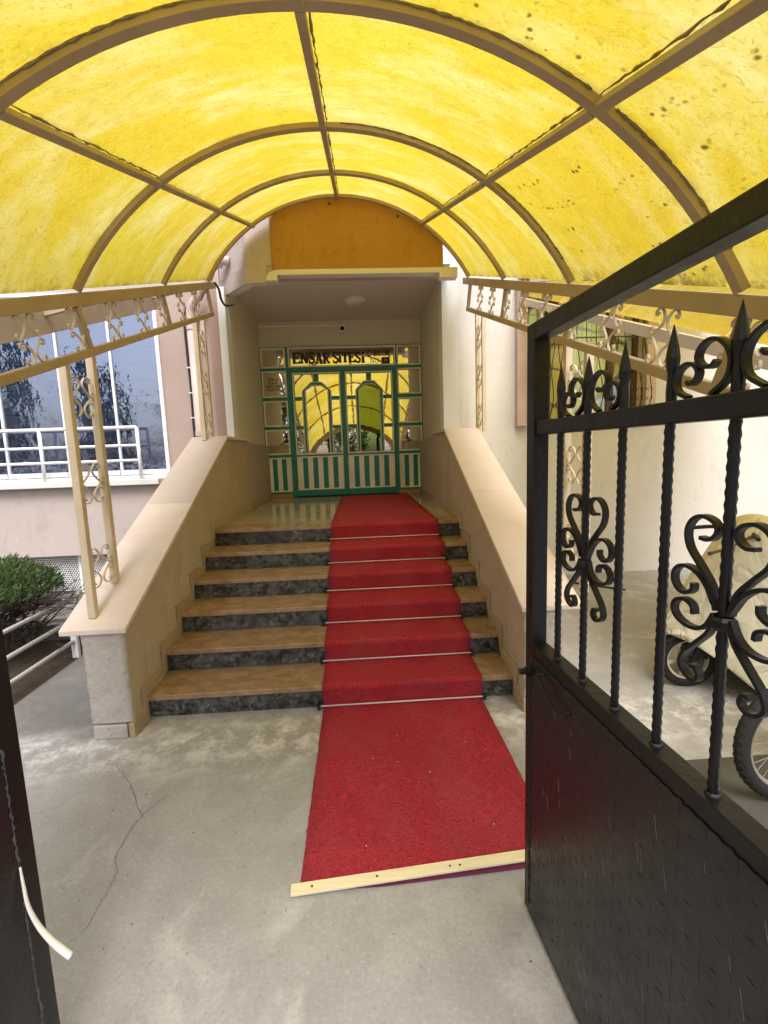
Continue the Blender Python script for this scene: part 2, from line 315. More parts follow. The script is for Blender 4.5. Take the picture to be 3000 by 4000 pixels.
# ------------------------------------------------------------------ mesh builder
class MB:
    def __init__(s): s.v = []; s.f = []
    def add(s, vs, fs):
        o = len(s.v); s.v += [tuple(x) for x in vs]; s.f += [tuple(i+o for i in f) for f in fs]; return s
    def box(s, x0, x1, y0, y1, z0, z1):
        vs = [(x0,y0,z0),(x1,y0,z0),(x1,y1,z0),(x0,y1,z0),(x0,y0,z1),(x1,y0,z1),(x1,y1,z1),(x0,y1,z1)]
        return s.add(vs, [(3,2,1,0),(4,5,6,7),(0,1,5,4),(1,2,6,5),(2,3,7,6),(3,0,4,7)])
    def prism(s, poly, axis, a, b):
        """polygon of 2D points extruded along axis (0:x with (y,z), 1:y with (x,z), 2:z with (x,y))"""
        def p3(p, t): return {0: (t, p[0], p[1]), 1: (p[0], t, p[1]), 2: (p[0], p[1], t)}[axis]
        n = len(poly); vs = [p3(p, a) for p in poly]+[p3(p, b) for p in poly]
        fs = [tuple(range(n)), tuple(range(2*n-1, n-1, -1))]+[(i, i+n, (i+1) % n+n, (i+1) % n) for i in range(n)]
        return s.add(vs, fs)
    def bar(s, p, q, w, h, up=(0, 0, 1), tw=0):
        """rectangular bar from p to q, w sideways and h along up"""
        p, q = Vector(p), Vector(q); d = (q-p).normalized(); side = d.cross(Vector(up))
        if side.length < 1e-5: side = d.cross(Vector((0, 1, 0)))
        side.normalize(); u = side.cross(d)
        vs = []
        for c in (p, q):
            for a, b_ in ((-1,-1),(1,-1),(1,1),(-1,1)): vs.append(c+side*(a*w/2)+u*(b_*h/2))
        return s.add(vs, [(0,3,2,1),(4,5,6,7),(0,1,5,4),(1,2,6,5),(2,3,7,6),(3,0,4,7)])
    def tube(s, pts, r, n=8, cap=True):
        pts = [Vector(p) for p in pts]; m = len(pts); rs = r if isinstance(r, (list, tuple)) else [r]*m
        o = len(s.v); ref = None
        for i, p in enumerate(pts):
            d = (pts[min(i+1, m-1)]-pts[max(i-1, 0)]).normalized()
            if ref is None: ref = d.orthogonal().normalized()
            ref = (ref-d*ref.dot(d)); ref = ref.normalized() if ref.length > 1e-6 else d.orthogonal().normalized()
            bb = d.cross(ref)
            for k in range(n):
                t = 2*math.pi*k/n; s.v.append(tuple(p+ref*(math.cos(t)*rs[i])+bb*(math.sin(t)*rs[i])))
        for i in range(m-1):
            for k in range(n): s.f.append((o+i*n+k, o+i*n+(k+1) % n, o+(i+1)*n+(k+1) % n, o+(i+1)*n+k))
        if cap: s.f.append(tuple(o+k for k in range(n-1, -1, -1))); s.f.append(tuple(o+(m-1)*n+k for k in range(n)))
        return s
    def flat(s, pts, N, w, t):
        """flat bar swept along pts lying in the plane with normal N: w across the plane, t within it"""
        pts = [Vector(p) for p in pts]; N = Vector(N).normalized(); o = len(s.v); m = len(pts)
        for i, p in enumerate(pts):
            d = (pts[min(i+1, m-1)]-pts[max(i-1, 0)]).normalized(); q = d.cross(N)
            for a, b_ in ((-1,-1),(1,-1),(1,1),(-1,1)): s.v.append(tuple(p+q*(a*t/2)+N*(b_*w/2)))
        for i in range(m-1):
            for k in range(4): s.f.append((o+i*4+k, o+i*4+(k+1) % 4, o+i*4+4+(k+1) % 4, o+i*4+4+k))
        s.f.append((o+3, o+2, o+1, o)); e = o+(m-1)*4; s.f.append((e, e+1, e+2, e+3)); return s
    def lathe(s, prof, center, axis='z', n=24, half=None):
        """profile of (radius, height) turned about an axis through center"""
        o = len(s.v); c = Vector(center); m = len(prof)
        for r, h in prof:
            for k in range(n):
                t = 2*math.pi*k/n; a, b_ = r*math.cos(t), r*math.sin(t)
                s.v.append(tuple(c+Vector({'z': (a, b_, h), 'y': (a, h, b_), 'x': (h, a, b_)}[axis])))
        for i in range(m-1):
            for k in range(n): s.f.append((o+i*n+k, o+i*n+(k+1) % n, o+(i+1)*n+(k+1) % n, o+(i+1)*n+k))
        return s
    def build(s, name, mat, parent=None, smooth=False, bevel=0, seg=2, origin=None):
        me = bpy.data.meshes.new(name)
        o = Vector(origin) if origin is not None else Vector((0, 0, 0))
        me.from_pydata([(v[0]-o.x, v[1]-o.y, v[2]-o.z) for v in s.v], [], s.f); me.update()
        ob = bpy.data.objects.new(name, me); C.objects.link(ob)
        for m_ in (mat if isinstance(mat, (list, tuple)) else [mat]): me.materials.append(M[m_])
        if smooth: me.polygons.foreach_set('use_smooth', [True]*len(me.polygons))
        ob.location = o
        if parent is not None:
            ob.parent = parent; ob.location = o - origin_of(parent)
        if bevel:
            bv = ob.modifiers.new('bevel', 'BEVEL'); bv.width = bevel; bv.segments = seg; bv.limit_method = 'ANGLE'; bv.angle_limit = R(40)
        return ob
def origin_of(o):
    v = Vector((0, 0, 0))
    while o is not None: v = v+Vector(o.location); o = o.parent
    return v
def tag(o, label=None, cat=None, group=None, kind=None):
    if label: o['label'] = label
    if cat: o['category'] = cat
    if group: o['group'] = group
    if kind: o['kind'] = kind
    return o
def thing(name, label, cat, loc=(0, 0, 0), group=None):
    e = bpy.data.objects.new(name, None); C.objects.link(e); e.location = loc; e.empty_display_size = .1
    return tag(e, label, cat, group)
def catmull(P, n=6):
    P = [Vector(p) for p in P]; Q = [P[0]*2-P[1]]+P+[P[-1]*2-P[-2]]; o = []
    for i in range(1, len(Q)-2):
        a, b_, c, d = Q[i-1], Q[i], Q[i+1], Q[i+2]
        for k in range(n):
            t = k/n; o.append(.5*((2*b_)+(c-a)*t+(2*a-5*b_+4*c-d)*t*t+(3*b_-a-3*c+d)*t**3))
    o.append(P[-1]); return o
def share(ob, parent, loc=None, rot=None, name=None):
    c = ob.copy(); C.objects.link(c); c.parent = parent
    if loc is not None: c.location = loc
    if rot is not None: c.rotation_euler = rot
    return c

# ------------------------------------------------------------------ ground
g = MB()
g.add([(-150, -150, 0), (150, -150, 0), (150, 150, 0), (-150, 150, 0)], [(0, 1, 2, 3)])
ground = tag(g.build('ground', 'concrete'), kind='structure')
tag(MB().add([(-150, -16, .004), (150, -16, .004), (150, -9, .004), (-150, -9, .004)], [(0, 1, 2, 3)]).build('road', 'asphalt'), kind='structure')
def crack(pts, w0, w1):
    P = catmull([(x, y, 0) for x, y in pts], 10); vs = []; fs = []
    for i, p in enumerate(P):
        d = (P[min(i+1, len(P)-1)]-P[max(i-1, 0)]).normalized(); q = Vector((-d.y, d.x, 0)); t = i/(len(P)-1)
        wd = (w0+(w1-w0)*t)*random.uniform(.35, 1.3); j = q*random.uniform(-.004, .004)
        vs += [p+j+q*wd+Vector((0, 0, .003)), p+j-q*wd+Vector((0, 0, .003))]
    for i in range(len(P)-1): fs.append((2*i, 2*i+1, 2*i+3, 2*i+2))
    MB().add(vs, fs).build('crack', 'crack_dark', ground)
crack([(-1.47, 2.50), (-1.376, 2.419), (-1.272, 2.309), (-1.19, 2.20), (-1.14, 2.12), (-1.083, 2.049)], .0010, .0021)
crack([(-1.02, 2.18), (-1.037, 2.15), (-1.083, 2.049), (-1.10, 1.96), (-1.096, 1.833), (-1.073, 1.788), (-1.051, 1.75), (-1.046, 1.672), (-1.046, 1.60), (-1.046, 1.533), (-1.06, 1.481)], .0021, .0008)
rd_ = random.Random(31); m = MB()
for k in range(150):
    if k < 90: x_, y_ = rd_.uniform(-1.5, .5), rd_.uniform(.6, 2.88)
    else: x_, y_ = rd_.uniform(-1.40, .95), 2.90-abs(rd_.gauss(0, .04))
    if -.36 < x_ < .80 and y_ > 1.5: continue
    L_ = rd_.uniform(.0015, .0055); W_ = L_*rd_.uniform(.25, .9); a_ = rd_.uniform(0, 6.3); ca, sa = math.cos(a_), math.sin(a_); hh = rd_.uniform(.001, .004)
    P_4 = [(L_*rd_.uniform(.5, 1.4), W_*rd_.uniform(-.6, .6)), (L_*rd_.uniform(-.4, .4), W_*rd_.uniform(.6, 1.3)), (-L_*rd_.uniform(.5, 1.4), W_*rd_.uniform(-.6, .6)), (L_*rd_.uniform(-.4, .4), -W_*rd_.uniform(.6, 1.3))]
    m.add([(x_+u*ca-q*sa, y_+u*sa+q*ca, .0005) for u, q in P_4]+[(x_, y_, .0005+hh)], [(0, 1, 4), (1, 2, 4), (2, 3, 4), (3, 0, 4)])
tag(m.build('debris', 'soil'), 'small dark crumbs and twig bits scattered on the concrete', None, None, 'stuff')
# soil bed with the bush
tag(MB().add([(-5.2, 1.2, .004), (-2.46, 1.2, .004), (-2.46, 4.35, .004), (-5.2, 4.35, .004)], [(0, 1, 2, 3)]).build('garden_soil', 'soil'), kind='structure')

m = MB()
for k in range(420):
    x_, y_ = rd_.uniform(-4.6, -2.47), rd_.uniform(1.6, 4.3); L_ = rd_.uniform(.006, .022); W_ = L_*rd_.uniform(.15, .6); a_ = rd_.uniform(0, 6.3); ca, sa = math.cos(a_), math.sin(a_); z_ = .006+rd_.random()*.006
    P_4 = [(L_, 0, rd_.uniform(-.002, .006)), (0, W_, 0), (-L_, 0, rd_.uniform(-.002, .006)), (0, -W_, 0)]
    m.add([(x_+u*ca-q*sa, y_+u*sa+q*ca, z_+e_) for u, q, e_ in P_4], [(0, 1, 2, 3)])
tag(m.build('leaf_litter', 'litter'), 'dry brown leaf litter lying on the soil bed under the bush', None, None, 'stuff')
# ------------------------------------------------------------------ stairs
h, t, y0, XL, XR = .161, .322, 2.916, -1.41, .966
D = 7.6; LZ = 6*h
st = thing('staircase', 'six stone steps with tan treads and dark marble risers up to the entrance', 'staircase', (-.22, y0, 0))
pr = [(y0+.02, 0)]
for k in range(6): pr += [(y0+k*t+.02, (k+1)*h-.036), (y0+(k+1)*t+.02 if k < 5 else 6.0, (k+1)*h-.036)]
pr += [(6.0, 0)]
MB().prism(pr, 0, XL-.005, XR+.005).build('stair_body', 'plaster_parapet', st)
for k in range(6):
    ya = y0+k*t
    MB().box(XL+.003, XR-.003, ya, ya+.018, k*h+.001, (k+1)*h-.037).build('riser', 'dark_marble', st, bevel=.001)
    if k < 5: MB().box(XL, XR, ya-.032, ya+t-.002, (k+1)*h-.035, (k+1)*h).build('tread', 'travertine', st, bevel=.004)
    else: MB().box(XL, XR, ya-.032, ya+.30, (k+1)*h-.035, (k+1)*h).build('tread', 'travertine', st, bevel=.004)
# landing of marble slabs
ls = y0+5*t+.302
ys = [ls, ls+.80, ls+1.6, D+.02]; xs = [-1.47, -.64, .19, 1.05]
for i in range(3):
    for j in range(3): MB().box(xs[i]+.001, xs[i+1]-.001, ys[j]+.001, ys[j+1]-.001, LZ-.035, LZ-random.uniform(0, .0006)).build('landing_slab', 'landing_marble', st, bevel=.0015)
# stepped skirting along both walls
for sx, xw in ((1, XL), (-1, XR)):
    a, b_ = (xw-.012, xw+.006) if sx > 0 else (xw-.006, xw+.012)
    for k in range(6):
        ya = y0+k*t-.032; z1 = (k+1)*h+.075
        yb = y0+(k+1)*t-.032 if k < 5 else 5.72
        poly = [(ya-.052, k*h+(.076 if k else .002)), (ya, k*h+(.076 if k else .002)), (ya, (k+1)*h+.001), (yb-.053, (k+1)*h+.001), (yb-.053, z1), (ya-.052, z1)]
        MB().prism(poly, 0, a, b_).build('skirting', 'skirting_stone', st, bevel=.002)

# ------------------------------------------------------------------ parapets
def parapet(sx):
    xi, xo = ((-1.424, -1.655) if sx < 0 else (.980, 1.21))
    ci, cok = ((-1.395, -1.775) if sx < 0 else (.950, 1.33))
    lab = ('sloped plaster parapet left of the steps with a pale stone coping' if sx < 0 else 'sloped plaster parapet right of the steps, behind the black gate, with yellow lit coping')
    p = thing('parapet_wall', lab, 'parapet', ((xi+xo)/2, 2.72, 0), 'parapets beside the steps')
    yf, zf, yt, zt = 2.72, .675, 5.18, 1.845
    a, b_ = min(xi, xo), max(xi, xo)
    MB().prism([(yf, .10), (yf, zf), (yt, zt), (6.15, zt), (6.15, 0), (yf+.1, 0), (yf+.1, .10)], 0, a, b_).build('wall', 'plaster_parapet', p)
    # rough rendered end of the pillar
    m = MB(); nx, nz = 9, 22; rnd = random.Random(3+sx)
    vs = []
    for j in range(nz+1):
        for i in range(nx+1):
            e = (i in (0, nx)); x = a-.004+(b_-a+.008)*i/nx+(rnd.uniform(-.004, .004) if e else 0)
            vs.append((x, yf-.012-rnd.uniform(0, .006)-(0.004 if 0 < i < nx else 0), .10+(zf-.10)*j/nz))
    for j in range(nz):
        for i in range(nx): k = j*(nx+1)+i; m.f.append((k, k+1, k+nx+2, k+nx+1))
    m.v = vs; n0 = len(vs)
    # close back to wall
    for j in range(nz+1):
        for i in (0, nx): m.v.append((vs[j*(nx+1)+i][0], yf+.01, vs[j*(nx+1)+i][2]))
    for j in range(nz):
        m.f.append((j*(nx+1), (j+1)*(nx+1), n0+(j+1)*2, n0+j*2)); m.f.append((j*(nx+1)+nx, n0+j*2+1, n0+(j+1)*2+1, (j+1)*(nx+1)+nx))
    m.build('rendered_end', 'plaster_pillar', p, smooth=True)
    MB().box(a+.004, b_-.03, yf-.028, yf+.08, .0, .088).build('plinth', 'plaster_pillar', p, bevel=.008)
    x0, x1 = (b_-.024, b_+.012) if sx < 0 else (a-.012, a+.024)
    MB().prism([(yf-.02, 0), (yf-.02, .09), (yf+.12, .115), (yf+.14, 0)], 0, x0, x1).build('skirting', 'skirting_stone', p, bevel=.004)
    th = .034; sl = (zt-zf)/(yt-yf)
    ca, cb = min(ci, cok), max(ci, cok)
    zA = zf-.012*sl
    # coping: two sloped slabs and one level slab
    ym = 3.95; zm = zf+sl*(ym-yf)
    for (ya, za, yb, zb) in ((yf-.035, zf-.035*sl, ym-.001, zm), (ym+.001, zm, yt, zt)):
        MB().prism([(ya, za), (yb, zb), (yb, zb+th), (ya, za+th)], 0, ca, cb).build('coping', 'coping', p, bevel=.006)
    MB().prism([(yt+.001, zt), (6.10 if sx < 0 else 6.05, zt), (6.10 if sx < 0 else 6.05, zt+th), (yt+.001, zt+th)], 0, ca, cb).build('coping', 'coping', p, bevel=.006)
    return p
parapet(-1); parapet(1)

# ------------------------------------------------------------------ building
FY = 5.75; WY = 6.02
bl = thing('apartment_building', 'pink and cream apartment block with a deep entrance alcove behind the canopy', 'building', (0, 7, 0))
AL, AR, CZ = -1.47, 1.05, 3.70
TOP = 7.0
def wall(name, mat, x0, x1, ya, yb, z0, z1, bev=0): return MB().box(x0, x1, ya, yb, z0, z1).build(name, mat, bl, bevel=bev)
# left facade with the balcony window
wall('wall', 'plaster_pink', -9, -1.67, WY-.10, WY+.2, .50, 1.355)
wall('wall', 'plaster_pink', -9, -1.67, WY, WY+.2, 3.64, TOP)
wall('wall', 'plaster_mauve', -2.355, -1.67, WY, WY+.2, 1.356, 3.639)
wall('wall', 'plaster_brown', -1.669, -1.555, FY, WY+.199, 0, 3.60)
wall('wall', 'plaster_pink', -1.669, -1.57, FY+.2, WY+.199, 3.601, TOP)
wall('white_strip', 'plaster_white', -1.554, AL, FY-.004, FY+.20, 1.88, 3.60)
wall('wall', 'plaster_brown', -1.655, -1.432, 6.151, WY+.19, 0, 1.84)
wall('alcove_wall', 'plaster_alcove', AL-.06, AL, FY+.201, D+.05, .9, CZ)
wall('alcove_wall', 'plaster_alcove', AR, AR+.06, FY+.201, D+.05, .9, CZ)
MB().prism([(6.152, LZ+.001), (D-.005, LZ+.001), (D-.005, 1.80), (6.152, 1.84)], 0, AL+.0005, AL+.045).build('dado', 'plaster_dado', bl, bevel=.004)
MB().prism([(6.152, LZ+.001), (D-.005, LZ+.001), (D-.005, 1.80), (6.152, 1.84)], 0, AR-.060, AR-.0005).build('dado', 'plaster_dado', bl, bevel=.004)
for a_ in ((AL+.046, AL+.058), (AR-.073, AR-.061)): MB().box(*a_, 6.153, D-.02, LZ+.001, LZ+.075).build('skirting', 'skirting_stone', bl, bevel=.002)
wall('alcove_wall', 'plaster_alcove', AL-.05, AR+.05, D+.03, D+.2, 3.312, CZ+.05)
MB().prism([(-1.53, D+.2), (-1.53, 5.95), (-1.13, 5.50), (AR+.06, 5.46), (AR+.06, D+.2)], 2, CZ-.002, CZ-.0005).build('ceiling', 'ceiling_paint', bl)
wall('dark_interior', 'dark_room', AL-.05, AR+.05, D+.12, D+.16, .95, 3.31)
# right facade with a window hole
RX0, RX1, RZ0, RZ1 = 2.06, 3.53, 1.93, 3.40
wall('white_strip', 'plaster_white', AR, 1.24, FY-.03, FY+.20, 1.0, TOP)
wall('wall', 'plaster_cream', 1.21, RX0, FY, FY+.25, 0, TOP)
wall('wall', 'plaster_cream', RX1, 10, FY, FY+.25, 0, TOP)
wall('wall', 'plaster_cream', RX0, RX1, FY+.0005, FY+.25, 0, RZ0)
wall('wall', 'plaster_cream', RX0, RX1, FY+.0005, FY+.25, RZ1, TOP)
# overhanging floor slab with a chamfered corner, its lip and the painted bulging front
def slab_poly(o): return [(-1.56-o, 6.6), (-1.56-o, 5.93), (-1.14-o*.4, 5.47-o), (1.02, 5.42-o), (1.02, 6.6)]
MB().prism(slab_poly(0), 2, CZ+.001, TOP-.8).build('balcony_front', 'plaster_pink', bl, bevel=.01)
lipb = [(-1.545, 6.0), (-1.545, 5.933), (-1.136, 5.475), (-.921, 5.460), (-.921, 5.55), (-1.09, 5.57), (-1.44, 5.96), (-1.44, 6.0)]
MB().prism([(-1.565, 6.0), (-1.565, 5.925), (-1.143, 5.453), (-.921, 5.438), (-.921, 5.459), (-1.1355, 5.4735), (-1.546, 5.9325), (-1.546, 6.0)], 2, 3.528, CZ).build('balcony_front', 'plaster_pink', bl)
MB().prism(lipb, 2, 3.530, CZ-.003).build('soffit_lip', 'ceiling_paint', bl, bevel=.004)
# stepped, rounded end of the lip then the straight lip
pf = [(-.919, 3.530), (-.80, 3.530), (-.80, 3.585), (.97, 3.585), (.97, 3.535), (1.17, 3.535), (1.17, 3.640), (-.78, 3.640)]+[(-.78-.139*math.sin(R(a_)), 3.55+.09*math.cos(R(a_))) for a_ in (20, 40, 60, 80)]
MB().prism(pf, 1, 5.385, 5.50).build('soffit_lip', 'ceiling_paint', bl, bevel=.003)
MB().box(-.925, 1.0, 5.462, 5.60, 3.588, CZ-.003).build('balcony_front', 'plaster_pink', bl)
# orange front, rounded in plan at its left end
pts = [(1.015, 5.405), (-.70, 5.395)]+[(-.70-.16*math.sin(R(a_)), 5.455-.06*math.cos(R(a_))) for a_ in (15, 30, 45, 60, 75, 90)]+[(-.86, 5.50), (1.015, 5.50)]
fr = MB().prism(pts[::-1], 2, 3.641, 5.4).build('balcony_front', 'plaster_orange', bl)
for x_, z_ in ((-.20, 4.30), (.53, 4.17)): MB().lathe([(.0, -.012), (.012, -.010), (.014, 0)], (x_, 5.395, z_), 'y', 8).build('anchor', 'maroon_wood', bl)
# base of the left facade: vent strip of perforated metal
pv = MB().box(-8.9, -1.68, WY+.02, WY+.024, .02, .47).build('vent_panel', 'perforated', bl)
wall('plinth', 'dark_room', -9, -1.68, WY+.12, WY+.2, 0, .5)
for x_ in (-6.2, -4.9, -3.6, -2.3): MB().box(x_-.015, x_+.015, WY-.005, WY+.019, .0, .49).build('vent_post', 'white_paint', bl)
MB().box(-9, -2.44, WY-.21, WY+.02, 1.357, 1.425).build('window_sill', 'sill_marble', bl, bevel=.006)

# ---- balcony window
bwx = [-6.85, -6.22, -5.58, -4.95, -4.315, -3.59, -2.965, -2.372]
bwin = MB().box(-6.9, -2.356, WY-.03, WY+.03, 1.426, 1.468).box(-6.9, -2.356, WY-.03, WY+.03, 3.60, 3.638).box(-2.40, -2.356, WY-.03, WY+.03, 1.469, 3.599).box(-6.9, -6.85, WY-.03, WY+.03, 1.469, 3.599).build('balcony_window', 'pvc_white', bl, bevel=.004)
for i in range(7):
    x0_, x1_ = bwx[i], bwx[i+1]
    MB().box(x0_+.003, x0_+.032, WY-.022, WY+.02, 1.471, 3.597).build('sash', 'pvc_white', bwin, bevel=.003) if i else None
    MB().box(x0_+.035, x1_-.005, WY-.026, WY+.02, 1.475, 1.535).build('sash_rail', 'pvc_white', bwin, bevel=.004)
    MB().box(x0_-.01 if i else x0_+.02, x1_-.0005 if i < 6 else x1_-.03, WY-.002, WY+.004, 1.536, 3.599).build('pane', 'balcony_glass', bwin)
for k in range(11):
    MB().box(-6.85, -2.41, WY+.09+.003*(k % 2), WY+.105+.003*(k % 2), 1.48+k*.195, 1.48+k*.195+.188).build('slat', 'slat_grey', bwin, bevel=.004)
MB().box(-6.9, -2.356, WY+.13, WY+.16, 1.42, 3.64).build('dark_back', 'dark_room', bwin)

# ---- right window
tw = thing('barred_window', 'wooden window with pink jambs and wrought iron grille on the cream wall', 'window', (2.8, FY, RZ0))
for a_ in ((RX0-.125, RX0), (RX1, RX1+.125)): MB().box(*a_, FY-.10, FY+.02, RZ0-.03, RZ1+.16).build('jamb', 'trim_pink', tw, bevel=.006)
MB().box(RX0+.001, RX1-.001, FY-.05, FY+.03, RZ0-.05, RZ0).build('sill', 'sill_marble', tw, bevel=.005)
fm = MB()
for a_ in ((RX0, RX0+.05), (RX1-.05, RX1), (2.36, 2.42), (3.15, 3.22)): fm.box(*a_, FY+.10, FY+.16, RZ0, RZ1)
fm.box(RX0+.05, RX1-.05, FY+.105, FY+.155, RZ0, RZ0+.06).box(RX0+.05, RX1-.05, FY+.105, FY+.155, RZ1-.07, RZ1)
wf = fm.build('frame', 'maroon_wood', tw)
MB().box(RX0+.051, 2.359, FY+.104, FY+.156, 2.62, 2.74).build('transom', 'maroon_wood', wf, bevel=.004)
for a_ in ((RX0+.05, 2.36), (2.42, 3.15), (3.22, RX1-.05)): MB().box(*a_, FY+.128, FY+.132, RZ0+.06, RZ1-.07).build('pane', 'window_glass', tw)
def curtain(x0, x1, mat, amp, per, y, zb):
    m = MB(); n = int((x1-x0)/per*10)
    for i in range(n+1):
        x = x0+(x1-x0)*i/n; yy = y+amp*math.sin(2*math.pi*(x-x0)/per+.7*math.sin(i*.37)); m.v += [(x, yy, zb), (x, yy*.3+y*.7, RZ1)]
    for i in range(n): m.f.append((2*i, 2*i+1, 2*i+3, 2*i+2))
    return m.build('curtain', mat, tw, smooth=True)
curtain(RX0+.02, 3.5, 'curtain_white', .014, .11, FY+.185, RZ0+.02)
curtain(2.50, 2.63, 'curtain_rust', .012, .035, FY+.162, RZ0+.02); curtain(2.40, 2.50, 'curtain_grey', .010, .045, FY+.162, RZ0+.02)
curtain(3.24, 3.42, 'curtain_grey', .010, .05, FY+.162, RZ0+.02)
wall('room_back', 'plaster_white', RX0-.1, RX1+.1, FY+.5, FY+.55, RZ0-.2, RZ1+.2)
# grille: belly bars
gr = thing('window_grille', 'black iron grille with bellied bars and small scrolls over the barred window', 'grille', (2.8, FY-.05, RZ0))
nb = 12
for i in range(nb+1):
    x = RX0+.02+(RX1-RX0-.04)*i/nb
    P = catmull([(x, FY-.05, RZ1+.02), (x, FY-.05, 2.95), (x, FY-.10, 2.75), (x, FY-.20, 2.42), (x, FY-.24, 2.22), (x, FY-.17, 2.04), (x, FY-.06, 1.96)], 5)
    MB().tube(P, .0055, 6).build('bar', 'bike_black', gr, smooth=True)
for z_, y_ in ((3.30, FY-.05), (2.93, FY-.05), (1.965, FY-.065)): MB().box(RX0, RX1, y_-.005, y_+.005, z_-.006, z_+.006).build('rail', 'bike_black', gr)
def scroll_C(c, U, V, r, turns=.9):
    c, U, V = Vector(c), Vector(U), Vector(V); P = []
    for k in range(13):
        a_ = R(-60)+k/12*turns*2*math.pi; rr = r*(1-.45*k/12); P.append(c+U*(math.cos(a_)*rr)+V*(math.sin(a_)*rr))
    return P
for i in range(nb):
    x = RX0+.02+(RX1-RX0-.04)*(i+.5)/nb
    if i % 2 == 0:
        for sx in (-1, 1): MB().flat(scroll_C((x+sx*.025, FY-.05, 2.90), (sx, 0, 0), (0, 0, 1), .03), (0, 1, 0), .006, .004).build('scroll', 'bike_black', gr)
    if i in (0, 5, 10, 11):
        for sx in (-1, 1):
            for sz in (-1, 1): MB().flat(scroll_C((x+sx*.03, FY-.245, 2.23+sz*.05), (sx, 0, 0), (0, 0, sz), .035), (0, 1, 0), .006, .004).build('scroll', 'bike_black', gr)

# ------------------------------------------------------------------ entrance door
FRY0, FRY1 = D-.03, D+.03
def zone(x0, x1, z0, z1): return (x0, x1, FRY0, FRY1, z0, z1)
ed = MB()
ed.box(*zone(-1.468, -1.448, 1.035, 3.31)).box(*zone(1.03, 1.048, 1.035, 3.31))
ed.box(*zone(-1.448, 1.03, 3.292, 3.31))
for a_ in ((-1.084, -1.004), (.610, .668)): ed.box(*zone(*a_, .975, 3.292))
ed.box(*zone(-1.004, .610, 2.930, 3.004))
for a_ in ((-1.448, -1.084), (.668, 1.03)):
    for z0_, z1_ in ((2.945, 3.000), (2.492, 2.553), (2.046, 2.102), (1.605, 1.662), (1.034, 1.068)): ed.box(*zone(*a_, z0_, z1_))
door = ed.build('entrance_screen', 'door_green', bl, bevel=.003)
def bead(x0, x1, z0, z1, par, w_=.022, y=None, d=.016):
    y = FRY0 if y is None else y
    m = MB(); a, b_ = y-d, y+.006
    m.box(x0, x1, a, b_, z1-w_, z1).box(x0, x1, a, b_, z0, z0+w_).box(x0, x0+w_, a, b_, z0+w_, z1-w_).box(x1-w_, x1, a, b_, z0+w_, z1-w_)
    return m.build('bead', 'bead_white', par, bevel=.003)
for a_ in ((-1.448, -1.084), (.668, 1.03)):
    for z0_, z1_ in ((3.000, 3.292), (2.553, 2.945), (2.102, 2.492), (1.662, 2.046)):
        MB().box(*a_, D-.004, D+.004, z0_, z1_).build('pane', 'mirror_glass', door); bead(a_[0]-.008, a_[1]+.008, z0_-.006, z1_+.004, door)
    n = 5; wd = (a_[1]-a_[0])/n
    for i in range(n): MB().box(a_[0]+i*wd+.0006, a_[0]+(i+1)*wd-.0006, D-.012-.002*(i % 2), D+.012, 1.07, 1.603).build('stripe', 'stripe_white' if i % 2 == 0 else 'door_green', door, bevel=.001)
    bead(a_[0]-.008, a_[1]+.008, 1.062, 1.611, door)
    MB().box(a_[0]-.02, a_[1]+.002, D-.05, D+.03, LZ+.001, 1.032).build('plinth', 'travertine', door, bevel=.003)
MB().box(-1.004, .610, D-.004, D+.004, 3.004, 3.292).build('transom_pane', 'mirror_glass', door)
bead(-1.035, .640, 2.998, 3.297, door)

